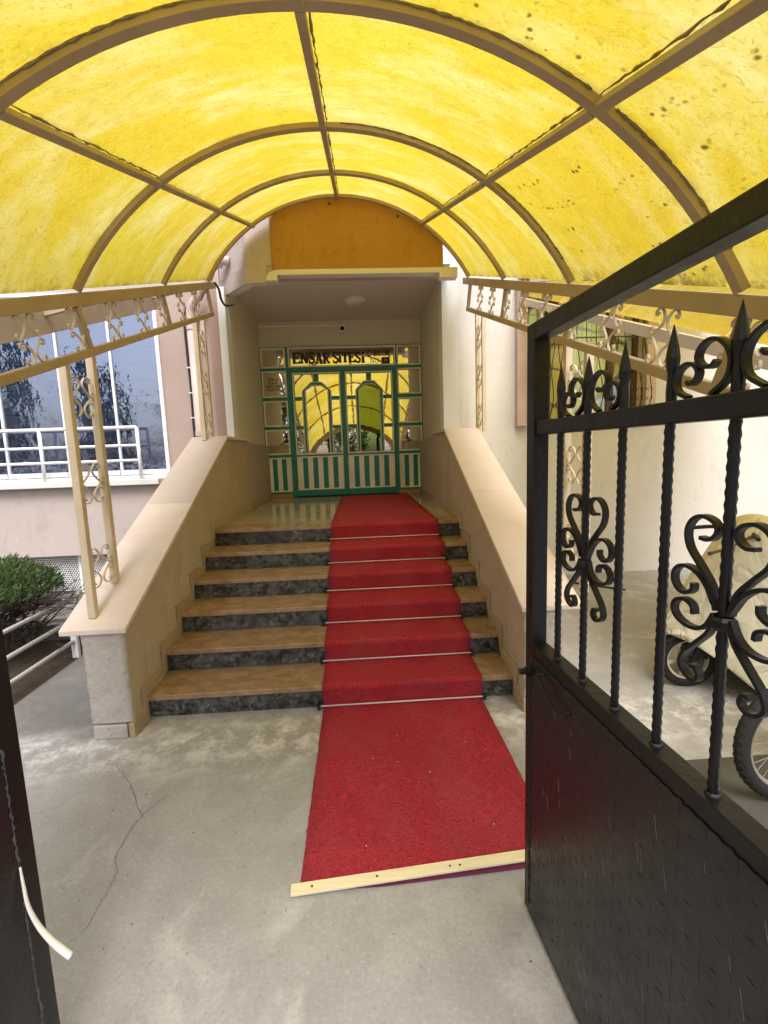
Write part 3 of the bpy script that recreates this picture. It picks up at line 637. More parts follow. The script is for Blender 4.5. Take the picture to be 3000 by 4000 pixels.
def leafdoor(x0, x1, gx0, gx1, ax0, ax1, green):
    """one door leaf: glass with a pointed-arch frame inside, striped panel below"""
    z0, z1 = .985, 2.926; gz0, gz1, sz0, sz1 = 1.655, 2.905, 1.09, 1.61
    m = MB(); a, b_ = FRY0+.004, FRY1
    m.box(x0, gx0, a, b_, z0, z1).box(gx1, x1, a, b_, z0, z1).box(gx0, gx1, a, b_, gz1, z1).box(gx0, gx1, a, b_, sz1, gz0).box(gx0, gx1, a, b_, z0, sz0)
    lf = m.build('door_leaf', 'door_green', bl, bevel=.003)
    cx = (ax0+ax1)/2
    def arch(o, bot): return [(ax0-o, bot), (ax0-o, 2.65-.25*o), (cx-.068-o*.25, 2.713+o), (cx+.068+o*.25, 2.713+o), (ax1+o, 2.65-.25*o), (ax1+o, bot)]
    def ring(o1, o0, y_a, y_b, name, mat):
        A, B = arch(o1, gz0+.001), arch(o0, gz0+.001); m = MB(); vs = []; n = 6
        for y in (y_a, y_b): vs += [(p[0], y, p[1]) for p in A]+[(p[0], y, p[1]) for p in B]
        fs = []
        for i in range(n-1):
            fs += [(i, n+i, n+i+1, i+1), (2*n+i, 2*n+i+1, 3*n+i+1, 3*n+i), (i, i+1, 2*n+i+1, 2*n+i), (n+i, 3*n+i, 3*n+i+1, n+i+1)]
        fs += [(0, 2*n, 3*n, n), (n-1, 2*n-1, 4*n-1, 3*n-1)]
        return m.add(vs, fs).build(name, mat, lf, bevel=.002)
    ring(.052, .0, D-.024, D+.012, 'arch_frame', 'door_green'); ring(.014, .0, D-.036, D-.0245, 'bead', 'bead_white'); ring(.060, .046, D-.036, D-.0245, 'bead', 'bead_white')
    # glass: arch pane, and the field around it as one sheet set a little behind
    MB().prism(arch(0, gz0), 1, D-.003, D+.003).build('arch_pane', green, lf)
    MB().box(gx0, gx1, D+.004, D+.008, gz0, gz1).build('pane', 'mirror_glass', lf)
    for z_ in ((2.046, 2.10), (2.495, 2.55)):
        for a2, b2 in ((gx0, ax0-.052), (ax1+.052, gx1)): MB().box(a2+.001, b2-.001, D-.020, D+.0035, *z_).build('glazing_bar', 'door_green', lf, bevel=.002)
    MB().box(cx-.04, cx+.04, D-.020, D+.0035, 2.766, gz1-.001).build('glazing_bar', 'door_green', lf, bevel=.002)
    bead(gx0-.012, gx1+.012, gz0-.012, gz1+.012, lf, y=FRY0+.004)
    n = 9; wd = (gx1-gx0)/n
    for i in range(n): MB().box(gx0+i*wd+.0006, gx0+(i+1)*wd-.0006, D-.012-.002*(i % 2), D+.012, sz0, sz1).build('stripe', 'stripe_white' if i % 2 == 0 else 'door_green', lf, bevel=.001)
    bead(gx0-.010, gx1+.010, sz0-.010, sz1+.008, lf, y=FRY0+.004)
    return lf
lL = leafdoor(-1.001, -.203, -.975, -.255, -.79, -.449, 'mirror_glass')
lR = leafdoor(-.197, .607, -.155, .570, .050, .367, 'green_glass')
MB().box(-.206, -.166, D-.050, D-.031, .99, 2.92).build('astragal', 'door_green', lR, bevel=.004)
hp = catmull([(-.150, D-.03, 2.045), (-.150, D-.075, 2.045), (-.095, D-.085, 2.040), (-.062, D-.085, 1.99), (-.062, D-.085, 1.90), (-.095, D-.085, 1.848), (-.150, D-.075, 1.842), (-.150, D-.03, 1.842)], 6)
MB().tube(hp, .0125, 10).build('handle', 'steel', lR, smooth=True)

# lettering: own slab-serif glyphs made of flat strokes
def ribbon(m, pts, wd, y, d=.0016):
    pts = [Vector((p[0], p[1])) for p in pts]; n = len(pts); ws = wd if isinstance(wd, list) else [wd]*n
    L, Rr = [], []
    for i, p in enumerate(pts):
        dd_ = (pts[min(i+1, n-1)]-pts[max(i-1, 0)]).normalized(); q = Vector((-dd_.y, dd_.x)); L.append(p+q*ws[i]/2); Rr.append(p-q*ws[i]/2)
    vs = [(p.x, y, p.y) for p in L]+[(p.x, y, p.y) for p in Rr]+[(p.x, y+d, p.y) for p in L]+[(p.x, y+d, p.y) for p in Rr]
    fs = []
    for i in range(n-1): fs += [(i, i+1, n+i+1, n+i), (2*n+i, 3*n+i, 3*n+i+1, 2*n+i+1), (i, 2*n+i, 2*n+i+1, i+1), (n+i, n+i+1, 3*n+i+1, 3*n+i)]
    fs += [(0, n, 3*n, 2*n), (n-1, 3*n-1, 4*n-1, 2*n-1)]
    m.add(vs, fs)
def arc2(cx, cy, rx, ry, a0, a1, n=14): return [(cx+rx*math.cos(R(a0+(a1-a0)*k/n)), cy+ry*math.sin(R(a0+(a1-a0)*k/n))) for k in range(n+1)]
def glyph(ch, T, S):
    """strokes in a unit box: (points, width); T thick stroke, S thin stroke / serif"""
    o = []; ln = lambda a, b_, w_: o.append(([a, b_], w_))
    if ch == 'E': ln((.25, 0), (.25, 1), T); ln((.05, 1-S/2), (.92, 1-S/2), S); ln((.05, S/2), (.95, S/2), S); ln((.25, .52), (.68, .52), S); ln((.90, .74), (.90, 1), S*.9); ln((.93, 0), (.93, .28), S*.9); ln((.68, .38), (.68, .66), S*.8)
    if ch == 'N': ln((.2, 0), (.2, 1), S*1.2); ln((.2, .96), (.8, .04), T); ln((.8, 0), (.8, 1), S*1.2); ln((.02, 1-S/2), (.3, 1-S/2), S); ln((.62, 1-S/2), (.98, 1-S/2), S); ln((.02, S/2), (.40, S/2), S)
    if ch in 'SŞ':
        o.append((arc2(.5, .745, .34, .20, 20, 270, 12)+arc2(.5, .265, .37, .215, 90, -160, 12), [S*.8]+[T*.85]*24+[S*.8])); ln((.86, .66), (.86, .98), S*.8); ln((.13, .02), (.13, .33), S*.8)
        if ch == 'Ş': o.append(([(.5, .03), (.55, -.10), (.60, -.17), (.48, -.26), (.36, -.22)], S*.9))
    if ch == 'A': ln((.5, .98), (.16, .02), S*1.1); ln((.48, 1), (.82, 0), T); ln((.26, .34), (.70, .34), S); ln((0, S/2), (.34, S/2), S); ln((.62, S/2), (1.02, S/2), S)
    if ch == 'R': ln((.25, 0), (.25, 1), T); o.append(([(.1, 1-S/2)]+arc2(.52, .745, .27, .255-S/2, 90, -90)+[(.25, .49+S/2)], T*.62)); ln((.50, .48), (.84, .03), T*.8); ln((.03, S/2), (.47, S/2), S); ln((.70, S/2), (1.02, S/2), S)
    if ch == 'i': ln((.5, 0), (.5, .62), T*1.3); ln((.15, .62-S/2), (.6, .62-S/2), S); ln((.1, S/2), (.9, S/2), S); o.append((arc2(.48, .86, .10, .045, 0, 300, 10), T*.9))
    if ch == 'T': ln((.5, 0), (.5, 1), T); ln((.03, 1-S/2), (.97, 1-S/2), S*1.1); ln((.07, .68), (.07, 1), S); ln((.93, .68), (.93, 1), S); ln((.26, S/2), (.74, S/2), S)
    if ch == 'C': o.append((arc2(.52, .5, .38, .44, 45, 315, 18), [S]+[T*.9]*17+[S])); ln((.84, .66), (.84, 1), S*.9)
    if ch == 'B': ln((.25, 0), (.25, 1), T); o.append(([(.1, 1-S/2)]+arc2(.50, .75, .26, .25-S/2, 90, -90)+[(.25, .5+S/2)], T*.62)); o.append(([(.25, .5)]+arc2(.52, .25, .32, .25-S/2, 90, -90)+[(.1, S/2)], T*.66))
    if ch == 'L': ln((.25, 0), (.25, 1), T); ln((.05, S/2), (.95, S/2), S); ln((.93, 0), (.93, .34), S*.9); ln((.05, 1-S/2), (.5, 1-S/2), S)
    if ch == 'O': o.append((arc2(.5, .5, .36, .44, 0, 360, 24), T*.85))
    if ch == 'K': ln((.22, 0), (.22, 1), T); ln((.28, .42), (.80, .96), S*1.1); ln((.42, .56), (.82, .03), T*.85); ln((.03, 1-S/2), (.44, 1-S/2), S); ln((.03, S/2), (.44, S/2), S); ln((.64, 1-S/2), (.98, 1-S/2), S); ln((.64, S/2), (1.0, S/2), S)
    if ch == ':': o.append((arc2(.5, .68, .07, .05, 0, 340, 8), .14)); o.append((arc2(.5, .14, .07, .05, 0, 340, 8), .14))
    if ch == '·': o.append((arc2(.5, .5, .14, .08, 0, 340, 8), .22))
    if ch == '2': o.append((arc2(.5, .72, .32, .24, 170, -40, 10)+[(.16, .06), (.88, .06)], T)); 
    if ch == '7': o.append(([(.12, .93), (.88, .93), (.40, 0)], T))
    return o
def word(txt, x0, widths, zfun, hfun, mat, T, S, par, y=D-.0065):
    x = x0
    for ci, ch in enumerate(txt):
        wd = widths[ci] if isinstance(widths, (list, tuple)) else widths
        if ch != ' ':
            m = MB()
            for si, (pts, sw) in enumerate(glyph(ch, T, S)):
                mean = (wd+hfun(x))/2*1.0
                def tr(p): X = x+p[0]*wd; return (X, zfun(X)+p[1]*hfun(X))
                Q = []
                for a_, b_ in zip(pts[:-1], pts[1:]):
                    Q.append(tr(a_))
                Q.append(tr(pts[-1]))
                ww = [q*mean for q in sw] if isinstance(sw, list) else sw*mean
                ribbon(m, Q, ww, y-.00025*si)
            m.build('letter', mat, par)
        x += wd
wave = lambda X: 3.052+.006*math.sin((X+1)*9)
word('ENŞAR', -.972, [.122, .130, .100, .122, .112], wave, lambda X: .176-.004*math.sin((X+1)*5), 'letter_maroon', .30, .17, door)
word('SiTESi', -.343, [.092, .046, .112, .096, .094, .070], wave, lambda X: .170+.008*math.sin((X+1)*5), 'letter_maroon', .30, .17, door)
word('C·BLOK', .195, [.070, .030, .070, .066, .066, .066], lambda X: 3.147, lambda X: .088, 'letter_maroon', .26, .14, door)
word('NO:', .240, [.070, .070, .03], lambda X: 3.040, lambda X: .074, 'door_green', .16, .09, door)
MB().box(.421, .551, D-.012, D-.0041, 3.028, 3.126).build('number_plate', 'plate_brown', door)
word('27', .462, [.026, .026], lambda X: 3.065, lambda X: .034, 'bead_white', .2, .1, door, y=D-.015)
for k, s_ in enumerate(("GÜR A", "ELE N", "YAPIŞTIRM", "ASANTE")):
    fc = bpy.data.curves.new('notice', 'FONT'); fc.body = s_; fc.size = .052; fc.align_x = 'CENTER'; fc.extrude = .0004; fc.offset = .0012
    tmp = bpy.data.objects.new('notice', fc); C.objects.link(tmp)
    me = bpy.data.meshes.new_from_object(tmp.evaluated_get(bpy.context.evaluated_depsgraph_get())); bpy.data.objects.remove(tmp)
    me.materials.clear(); me.materials.append(M['letter_maroon'])
    o_ = bpy.data.objects.new('notice_line', me); C.objects.link(o_); o_.parent = door
    o_.location = Vector((-1.29, D-.0055, 2.81-k*.052))-origin_of(door); o_.rotation_euler = (R(90), 0, 0)

# ------------------------------------------------------------------ ceiling lamp, camera, conduit
lp = thing('ceiling_lamp', 'round white ceiling lamp on the alcove soffit, switched off', 'lamp', (.04, 6.62, CZ))
MB().lathe([(.0, .0), (.155, 0), (.155, -.03), (.14, -.05), (.125, -.055)], (.04, 6.62, CZ), 'z', 32).build('rim', 'ceiling_paint', lp, smooth=True)
MB().lathe([(.125, -.052), (.118, -.065), (.08, -.085), (.03, -.093), (.0, -.094)], (.04, 6.62, CZ), 'z', 32).build('diffuser', 'lamp_glass', lp, smooth=True)
sc_ = thing('security_camera', 'small white security camera above the entrance door', 'camera', (-.17, D, 3.60))
MB().lathe([(.0, .03), (.042, .03), (.044, 0), (.03, -.002)], (-.17, D+.0, 3.60), 'y', 18).build('mount', 'white_paint', sc_, smooth=True)
MB().tube(catmull([(-.17, D, 3.60), (-.17, D-.05, 3.595), (-.17, D-.07, 3.575)], 4), .016, 8).build('arm', 'white_paint', sc_, smooth=True)
bd = MB()
for i, (y_, rx, rz) in enumerate([(D-.03, .03, .035), (D-.05, .050, .060), (D-.11, .052, .064), (D-.13, .046, .058)]):
    for k in range(16):
        a_ = 2*math.pi*k/16; c_, s_ = math.cos(a_), math.sin(a_); q = 1/(max(abs(c_), abs(s_))**.5); bd.v.append((-.17+c_*rx*q*.95, y_, 3.545+s_*rz*q*.95))
for i in range(3):
    for k in range(16): bd.f.append((i*16+k, i*16+(k+1) % 16, (i+1)*16+(k+1) % 16, (i+1)*16+k))
bd.f.append(tuple(range(15, -1, -1))); bd.f.append(tuple(range(48, 64)))
bd.build('housing', 'white_paint', sc_, smooth=False, bevel=.004)
MB().lathe([(.034, .0), (.034, -.006), (.026, -.010), (.0, -.012)], (-.17, D-.129, 3.540), 'y', 16).build('lens', 'lens_black', sc_, smooth=True)
cd = thing('cable_conduit', 'thin white cable conduit along the top of the alcove wall', 'conduit', (-.8, D+.02, 3.63))
MB().box(AL+.001, -.215, D+.008, D+.029, 3.622, 3.640).build('duct', 'white_paint', cd, bevel=.002)
MB().box(-.225, -.200, D+.006, D+.029, 3.600, 3.645).build('joint', 'white_paint', cd, bevel=.002)

# ------------------------------------------------------------------ carpet and rods
CL, CR = -.295, .752
prof = [(1.63, .012)]
yy = 1.70
while yy < y0-.10: prof.append((yy, .0125+.0012*math.sin(yy*9))); yy += .08
prof += [(y0-.06, .013), (y0-.026, .018)]
for k in range(6):
    ya, z1 = y0+k*t, (k+1)*h
    prof += [(ya-.030, k*h+.032), (ya-.040, z1-.060), (ya-.049, z1-.022), (ya-.044, z1-.002), (ya-.030, z1+.010), (ya+.005, z1+.013)]
    if k < 5: prof += [(ya+t*.45, z1+.012), (ya+t-.085, z1+.012), (ya+t-.050, z1+.013), (ya+t-.026, z1+.018)]
yy = y0+5*t+.15
while yy < 7.36: prof.append((yy, LZ+.0125)); yy += .2
prof.append((7.38, LZ+.0125))
PP = catmull([(0, a_, b_) for a_, b_ in prof], 4)
m = MB(); nx = 14; rc = random.Random(5); n = len(PP)
nr = []
for i, p in enumerate(PP):
    dv = (PP[min(i+1, n-1)]-PP[max(i-1, 0)]).normalized(); nr.append(Vector((0, -dv.z, dv.y)))
wl = 0
for i, p in enumerate(PP):
    wl = wl*.8+rc.uniform(-.0008, .0008)
    sl = .0 + .03*max(0, 1-(p.y-1.6)/1.3)
    for j in range(nx+1):
        u = j/nx; x = CL-.0+(CR-CL)*u+(wl if j in (0, nx) else 0)
        q = p+nr[i]*(.0015*math.sin(u*9+p.y*5)+.0016*math.sin(u*4.1+p.y*2.3+1))
        if p.y < 1.9: q = q+Vector((0, (x-.23)*.077*(1.9-p.y)/.27, 0))
        m.v.append((x, q.y, q.z))
off = len(m.v)
for i, p in enumerate(PP):
    for j in range(nx+1): v_ = m.v[i*(nx+1)+j]; q = Vector(v_)-nr[i]*.011; m.v.append((v_[0], q.y, q.z))
for i in range(n-1):
    for j in range(nx):
        a_ = i*(nx+1)+j; m.f.append((a_, a_+1, a_+nx+2, a_+nx+1)); m.f.append((off+a_, off+a_+nx+1, off+a_+nx+2, off+a_+1))
    for j in (0, nx):
        a_ = i*(nx+1)+j; m.f.append((a_, a_+nx+1, off+a_+nx+1, off+a_) if j == 0 else (a_, off+a_, off+a_+nx+1, a_+nx+1))
for j in range(nx): m.f.append((j, off+j, off+j+1, j+1)); a_ = (n-1)*(nx+1)+j; m.f.append((a_, a_+1, off+a_+1, off+a_))
cp = thing('carpet_runner', 'red coil carpet runner laid over the steps up to the door', 'carpet', ((CL+CR)/2, 1.63, 0))
m.build('runner', 'red_carpet', cp, smooth=True)
# loose curls along the cut edges and a little lint
rf = random.Random(8); m = MB()
for k in range(420):
    i = rf.randrange(4, n-4); sd_ = rf.random() < .6; p = PP[i]; x_ = CL if sd_ else CR; o_ = -1 if sd_ else 1
    p0 = Vector((x_-o_*.004, p.y, p.z-.004)); L_ = rf.uniform(.004, .011)
    if p.y < 1.75: continue
    m.tube([p0, p0+Vector((o_*L_, rf.uniform(-.006, .006), rf.uniform(-.002, .004))), p0+Vector((o_*L_*rf.uniform(.6, 1.3), rf.uniform(-.012, .012), rf.uniform(-.003, .004)))], [.0011, .0010, .0006], 4, False)
fo = m.build('edge_fibres', 'red_carpet', cp); fo['kind'] = 'stuff'
m = MB()
for k in range(16):
    x_, y_ = rf.uniform(CL+.03, CR-.03), rf.uniform(1.75, 2.8); L_ = rf.uniform(.0012, .0035); m.add([(x_-L_, y_, .0165), (x_, y_-L_*.6, .0175), (x_+L_, y_+L_*.4, .0165), (x_, y_+L_, .018)], [(0, 1, 2, 3)])
fo = m.build('lint', 'bead_white', cp); fo['kind'] = 'stuff'
bk = [(.02, 1.592), (CR, 1.630), (CR, 1.664), (CL, 1.60)]
MB().prism(bk, 2, .0035, .0075).build('backing', 'carpet_backing', cp)
ordn = ('lowest', 'second', 'third', 'fourth', 'fifth', 'topmost')
for k in range(6):
    z_, y_ = k*h+.022+(.004), y0+k*t-.036
    rd = thing('stair_rod', 'thin pale stair rod holding the red carpet at the foot of the %s riser' % ordn[k], 'stair rod', ((CL+CR)/2, y_, z_), 'stair rods across the red carpet')
    MB().tube([(CL-.025, y_-.004, z_), (CR+.012, y_-.004, z_)], .0055, 8).build('rod', 'rod_pink', rd, smooth=True)
    for x_ in (CL-.032, CR+.016):
        MB().box(x_-.012, x_+.012, y_-.012, y0+k*t-.001, z_-.010, z_+.008).box(x_-.006, x_+.006, y_-.014, y_+.006, z_-.0235 if k else z_-.025, z_-.009).build('bracket', 'black_plastic', rd, bevel=.002)
bt = thing('wooden_batten', 'pale wooden batten nailed across the front end of the red carpet', 'batten', (.2, 1.63, .013))
ba, bb2 = Vector((-.325, 1.590, .0205)), Vector((.80, 1.677, .0205))
MB().bar(ba, bb2, .046, .012).build('board', 'wood', bt, bevel=.002)
dv = (bb2-ba).normalized()
for s_ in (.08, .33, .62, .66, .95):
    p = ba+dv*s_+Vector((0, random.uniform(-.008, .008), .0065)); MB().lathe([(.0045, -.002), (.0045, .0012), (0, .0016)], p, 'z', 8).build('nail', 'bike_black', bt)

# ------------------------------------------------------------------ canopy
CX, HW, RISE = -.12, 1.385, .82
AY = [5.33, 4.08, 2.81, 1.55, .29]
def ez(y): return 2.586+.3636*(y-2.80)
RAD = (HW*HW+RISE*RISE)/(2*RISE); A0 = math.asin(HW/RAD)
def arcpt(y, a, o=0.0):
    r = RAD+o; return Vector((CX+r*math.sin(a), y, ez(y)+RISE-RAD+r*math.cos(a)))
cn = thing('canopy', 'barrel canopy of yellow fibreglass on tan steel arches over the steps', 'canopy', (CX, 3, 0))
PA = [-A0, -.60, 0, .60, A0]     # eave, purlin, ridge, purlin, eave angles
for y in AY:
    m = MB(); n = 40
    for i in range(n+1):
        a_ = -A0*1.0+2*A0*i/n
        for o_, dy in ((.003, -.018), (.035, -.018), (.035, .018), (.003, .018)): m.v.append(tuple(arcpt(y, a_, o_)+Vector((0, dy, 0))))
    for i in range(n):
        for k in range(4): m.f.append((i*4+k, i*4+(k+1) % 4, i*4+4+(k+1) % 4, i*4+4+k))
    m.f += [(0, 1, 2, 3), (n*4+3, n*4+2, n*4+1, n*4)]
    m.build('arch', 'frame_tan', cn)
m = MB(); n = 40
for i in range(n+1):
    a_ = -A0+2*A0*i/n
    for o_, dy in ((-.12, -.075), (.06, -.075), (.06, -.045), (-.12, -.045)): m.v.append(tuple(arcpt(AY[-1], a_, o_)+Vector((0, dy, 0))))
for i in range(n):
    for k in range(4): m.f.append((i*4+k, i*4+(k+1) % 4, i*4+4+(k+1) % 4, i*4+4+k))
m.f += [(0, 1, 2, 3), (n*4+3, n*4+2, n*4+1, n*4)]
m.build('front_board', 'frame_tan', cn)
for a_ in (-.60, 0, .60):
    for i in range(4):
        p, q = arcpt(AY[i]-.021, a_, .010), arcpt(AY[i+1]+.021, a_, .010)
        MB().bar(p, q, .032, .032, (math.sin(a_), 0, math.cos(a_))).build('purlin', 'frame_tan', cn, bevel=.003)
    p, q = arcpt(5.351, a_, .012), arcpt(5.40, a_, .012)
    MB().bar(p, q, .03, .03, (math.sin(a_), 0, math.cos(a_))).build('purlin', 'frame_tan', cn)
for bi in range(-1, 4):
    y1_, y0_ = (5.395, AY[0]) if bi < 0 else (AY[bi], AY[bi+1])
    for pi in range(4):
        m = MB(); nu, nv = 10, 8; uv = []; uv2 = []
        rr = random.Random(bi*7+pi)
        for j in range(nv+1):
            for i in range(nu+1):
                a_ = PA[pi]+(PA[pi+1]-PA[pi])*i/nu; y = y0_+(y1_-y0_)*j/nv
                bul = .003*math.sin(math.pi*i/nu)*math.sin(math.pi*j/nv)
                m.v.append(tuple(arcpt(y, a_, .037+bul))); uv.append((a_*RAD, y)); uv2.append((abs(a_)/A0, j/nv))
        for j in range(nv):
            for i in range(nu): k = j*(nu+1)+i; m.f.append((k, k+1, k+nu+2, k+nu+1))
        ob = m.build('roof_sheet', 'yellow_sheet_dirty' if (pi == 3 and bi >= 2) or (pi == 2 and bi == 3) else 'yellow_sheet', cn, smooth=True)
        me = ob.data; l1 = me.uv_layers.new(name='UVMap'); l2 = me.uv_layers.new(name='edge'); l3 = me.uv_layers.new(name='across')
        for lo in me.loops: l1.data[lo.index].uv = uv[lo.vertex_index]; l2.data[lo.index].uv = uv2[lo.vertex_index]; l3.data[lo.index].uv = ((lo.vertex_index % (nu+1))/nu, 0)
# foam sealing bead where the last sheet meets the balcony
P = [arcpt(5.393, -A0*.93+2*A0*.93*i/40, .026+.006*math.sin(i*2.3)) for i in range(41)]
MB().tube(P, [.010+.004*math.sin(i*1.7) for i in range(41)], 6).build('foam_bead', 'foam', cn, smooth=True)
rs_ = random.Random(77)
def sealant(pts, mat='foam'):
    MB().tube(pts, [rs_.choice((.002, .0025, .003, .004, .006)) for _ in pts], 5).build('sealant', mat, cn, smooth=True)
for a_, dx in ((0., .014), (.60, -.014), (-.60, .012)):
    for i in range(4):
        if a_ < 0 and i < 2: continue
        sealant([arcpt(AY[i]+(AY[i+1]-AY[i])*k/46, a_+dx+rs_.uniform(-.002, .002), .034) for k in range(1, 46)], 'grime')
for yi, sgn in ((3, 1), (3, -1), (2, 1)):
    for a0_, a1_ in ((.06, .57), (.63, .98)) if sgn > 0 else ((-.57, -.06),):
        sealant([arcpt(AY[yi]-sgn*0-.022, a0_+(a1_-a0_)*k/50, .034+rs_.uniform(-.002, .002)) for k in range(51)], 'grime')
# scroll pattern (u outwards, v up), unit element 1 wide and 1 high, four S scrolls
S1 = [(.30, .42), (.37, .36), (.40, .43), (.33, .49), (.20, .485), (.11, .42), (.06, .33), (.10, .22), (.23, .12), (.37, .03), (.46, .035), (.49, .11), (.43, .155), (.38, .11)]
def xscroll(c, U, V, N, wd, ht, par, mat, w_=.013, t_=.004):
    c, U, V = Vector(c), Vector(U), Vector(V); m = MB()
    for su in (-1, 1):
        for sv in (-1, 1):
            P = catmull([c+U*(su*u*wd)+V*(sv*v*ht) for u, v in S1], 4)
            m.flat(P, N, w_, t_)
    return m.build('scroll', mat, par, origin=c)
def side(sx):
    X = CX+sx*(HW+.012); cn_x = X+sx*.02
    ya, yb = AY[-1]-.05, 5.60
    d = Vector((0, 1, .3636)); dn = d.normalized(); upn = Vector((0, -.3636, 1)).normalized()
    E = lambda y, o: Vector((cn_x, y, ez(y)-o))
    MB().bar(E(ya, .038), E(yb, .038), .045, .068, upn).build('eave_beam', 'frame_tan', cn, bevel=.004)
    MB().bar(E(ya, .335), E(5.46, .335), .04, .045, upn).build('lower_rail', 'frame_tan', cn, bevel=.004)
    for y in AY:
        p = E(y, .077); q = E(y+.10, .312+.0)
        MB().bar(p, q, .034, .034, dn).build('strut', 'frame_tan', cn, bevel=.003)
    y = 2.82-.42*6
    first = None
    while y < 5.33:
        c = E(y, .195)
        if first is None:
            first = xscroll(c, dn*1.0, upn, (1, 0, 0), .19, .222, cn, 'post_cream')
        else: share(first, cn, c-origin_of(cn))
        y += .42
    # posts in pairs
    slope = (1.845-.675)/(5.18-2.72)
    px = (CX-1.50) if sx < 0 else (CX+1.50)
    for y1_, y2_ in ((2.78, 3.06), (5.10, 5.36)):
        for y_ in (y1_, y2_):
            zb = (.675+slope*(y_-2.72) if y_ < 5.18 else 1.845)+.030
            MB().box(px-.022, px+.022, y_-.022, y_+.022, zb, ez(y_)-.358).build('post', 'post_cream', cn, bevel=.004)
        yc = (y1_+y2_)/2; zlo = (.675+slope*(y2_-2.72) if yc < 5 else 1.845)+.05; zhi = ez(yc)-.42
        k = 3
        for i in range(k):
            zc = zlo+.13+(zhi-zlo-.30)*i/(k-1)
            xscroll((px, yc, zc), (0, 1, 0), (0, 0, 1), (1, 0, 0), .25, .24, cn, 'post_cream')
side(-1); side(1)

# brown edge board of the roof on the left, and the neighbouring canopy on the right
lb = thing('eave_board', 'brown board running along above the balcony window, left of the canopy', 'board', (-2.2, 3, 2.4))
ob_ = lambda y: Vector((-2.2, y, 2.53+(y-3.2)*.372))
for ya_, yb_ in ((.3, 2.99), (2.995, 5.72)): MB().bar(ob_(ya_), ob_(yb_), .03, .20, (0, -.35, 1)).build('plank', 'frame_tan', lb, bevel=.003)
for y_ in (1.2, 3.6, 5.5): MB().bar(Vector((CX-HW-.06, y_, ez(y_)-.03)), ob_(y_)+Vector((.016, 0, .03)), .03, .03).build('bracket', 'frame_tan', lb)
nc = thing('canopy', 'second yellow barrel canopy at the right, over the yard by the barred window', 'canopy', (4, 3, 0))
NX0, NX1, NR = 2.00, 4.3, .40; nhw = (NX1-NX0)/2; nrad = (nhw*nhw+NR*NR)/(2*NR); na0 = math.asin(nhw/nrad); ncx = (NX0+NX1)/2
nz_ = lambda y: 3.29+.385*(y-5.39)
def npt(y, a, o=0.): r = nrad+o; return Vector((ncx+r*math.sin(a), y, nz_(y)+NR-nrad+r*math.cos(a)))
nys = [5.66, 4.6, 3.55, 2.5, 1.45]
for y in nys:
    m = MB(); n = 28
    for i in range(n+1):
        a_ = -na0+2*na0*i/n
        for o_, dy in ((0, -.02), (.035, -.02), (.035, .02), (0, .02)): m.v.append(tuple(npt(y, a_, o_)+Vector((0, dy, 0))))
    for i in range(n):
        for k in range(4): m.f.append((i*4+k, i*4+(k+1) % 4, i*4+4+(k+1) % 4, i*4+4+k))
    m.f += [(0, 1, 2, 3), (n*4+3, n*4+2, n*4+1, n*4)]; m.build('arch', 'post_cream', nc)
npa = [-na0, -.42, .0, .42, na0]
for i in range(4):
    for a_ in npa[1:4]: MB().bar(npt(nys[i]-.021, a_, .01), npt(nys[i+1]+.021, a_, .01), .036, .036, (math.sin(a_), 0, math.cos(a_))).build('purlin', 'post_cream', nc, bevel=.003)
    for pi in range(4):
        m = MB(); uv = []; nu, nv = 8, 6
        for j in range(nv+1):
            for q in range(nu+1):
                a_ = npa[pi]+(npa[pi+1]-npa[pi])*q/nu; y = nys[i+1]+(nys[i]-nys[i+1])*j/nv; m.v.append(tuple(npt(y, a_, .038))); uv.append((a_*nrad, y+9))
        for j in range(nv):
            for q in range(nu): k = j*(nu+1)+q; m.f.append((k, k+1, k+nu+2, k+nu+1))
        o2 = m.build('roof_sheet', 'yellow_sheet_pale', nc, smooth=True); l1 = o2.data.uv_layers.new(name='UVMap'); l2 = o2.data.uv_layers.new(name='edge'); l3 = o2.data.uv_layers.new(name='across')
        for lo in o2.data.loops: l1.data[lo.index].uv = uv[lo.vertex_index]; l2.data[lo.index].uv = (0, .5); l3.data[lo.index].uv = (.5, .5)
for x_ in (NX0-.02, NX1+.02):
    MB().bar((x_, 1.40, nz_(1.40)-.04), (x_, 5.68, nz_(5.68)-.04), .045, .075).build('eave_beam', 'post_cream', nc, bevel=.004)
    MB().box(x_-.025, x_+.025, 1.45, 1.50, 0, nz_(1.47)-.09).build('post', 'post_cream', nc, bevel=.004)
# serrated awning over the window
aw = thing('window_awning', 'narrow dark brown awning with a toothed lower edge over the barred window', 'awning', (2.8, 5.7, 3.55))
m = MB(); n = 26
for k in range(n+1):
    x_ = 1.98+1.75*k/n; m.v += [(x_, 5.74, 3.70), (x_, 5.42, 3.585), (x_, 5.42, 3.545 if k % 2 else 3.575)]
for k in range(n):
    for q in range(2): m.f.append((3*k+q, 3*k+q+1, 3*k+q+4, 3*k+q+3))
o2 = m.build('roof', 'maroon_wood', aw); sm = o2.modifiers.new('thickness', 'SOLIDIFY'); sm.thickness = .006
for x_ in (1.99, 3.70): MB().bar((x_, 5.745, 3.45), (x_, 5.44, 3.565), .03, .03).build('bracket', 'frame_tan', aw)
MB().box(2.0, 3.7, 5.44, 5.475, 3.49, 3.555).build('beam', 'frame_tan', aw, bevel=.003)

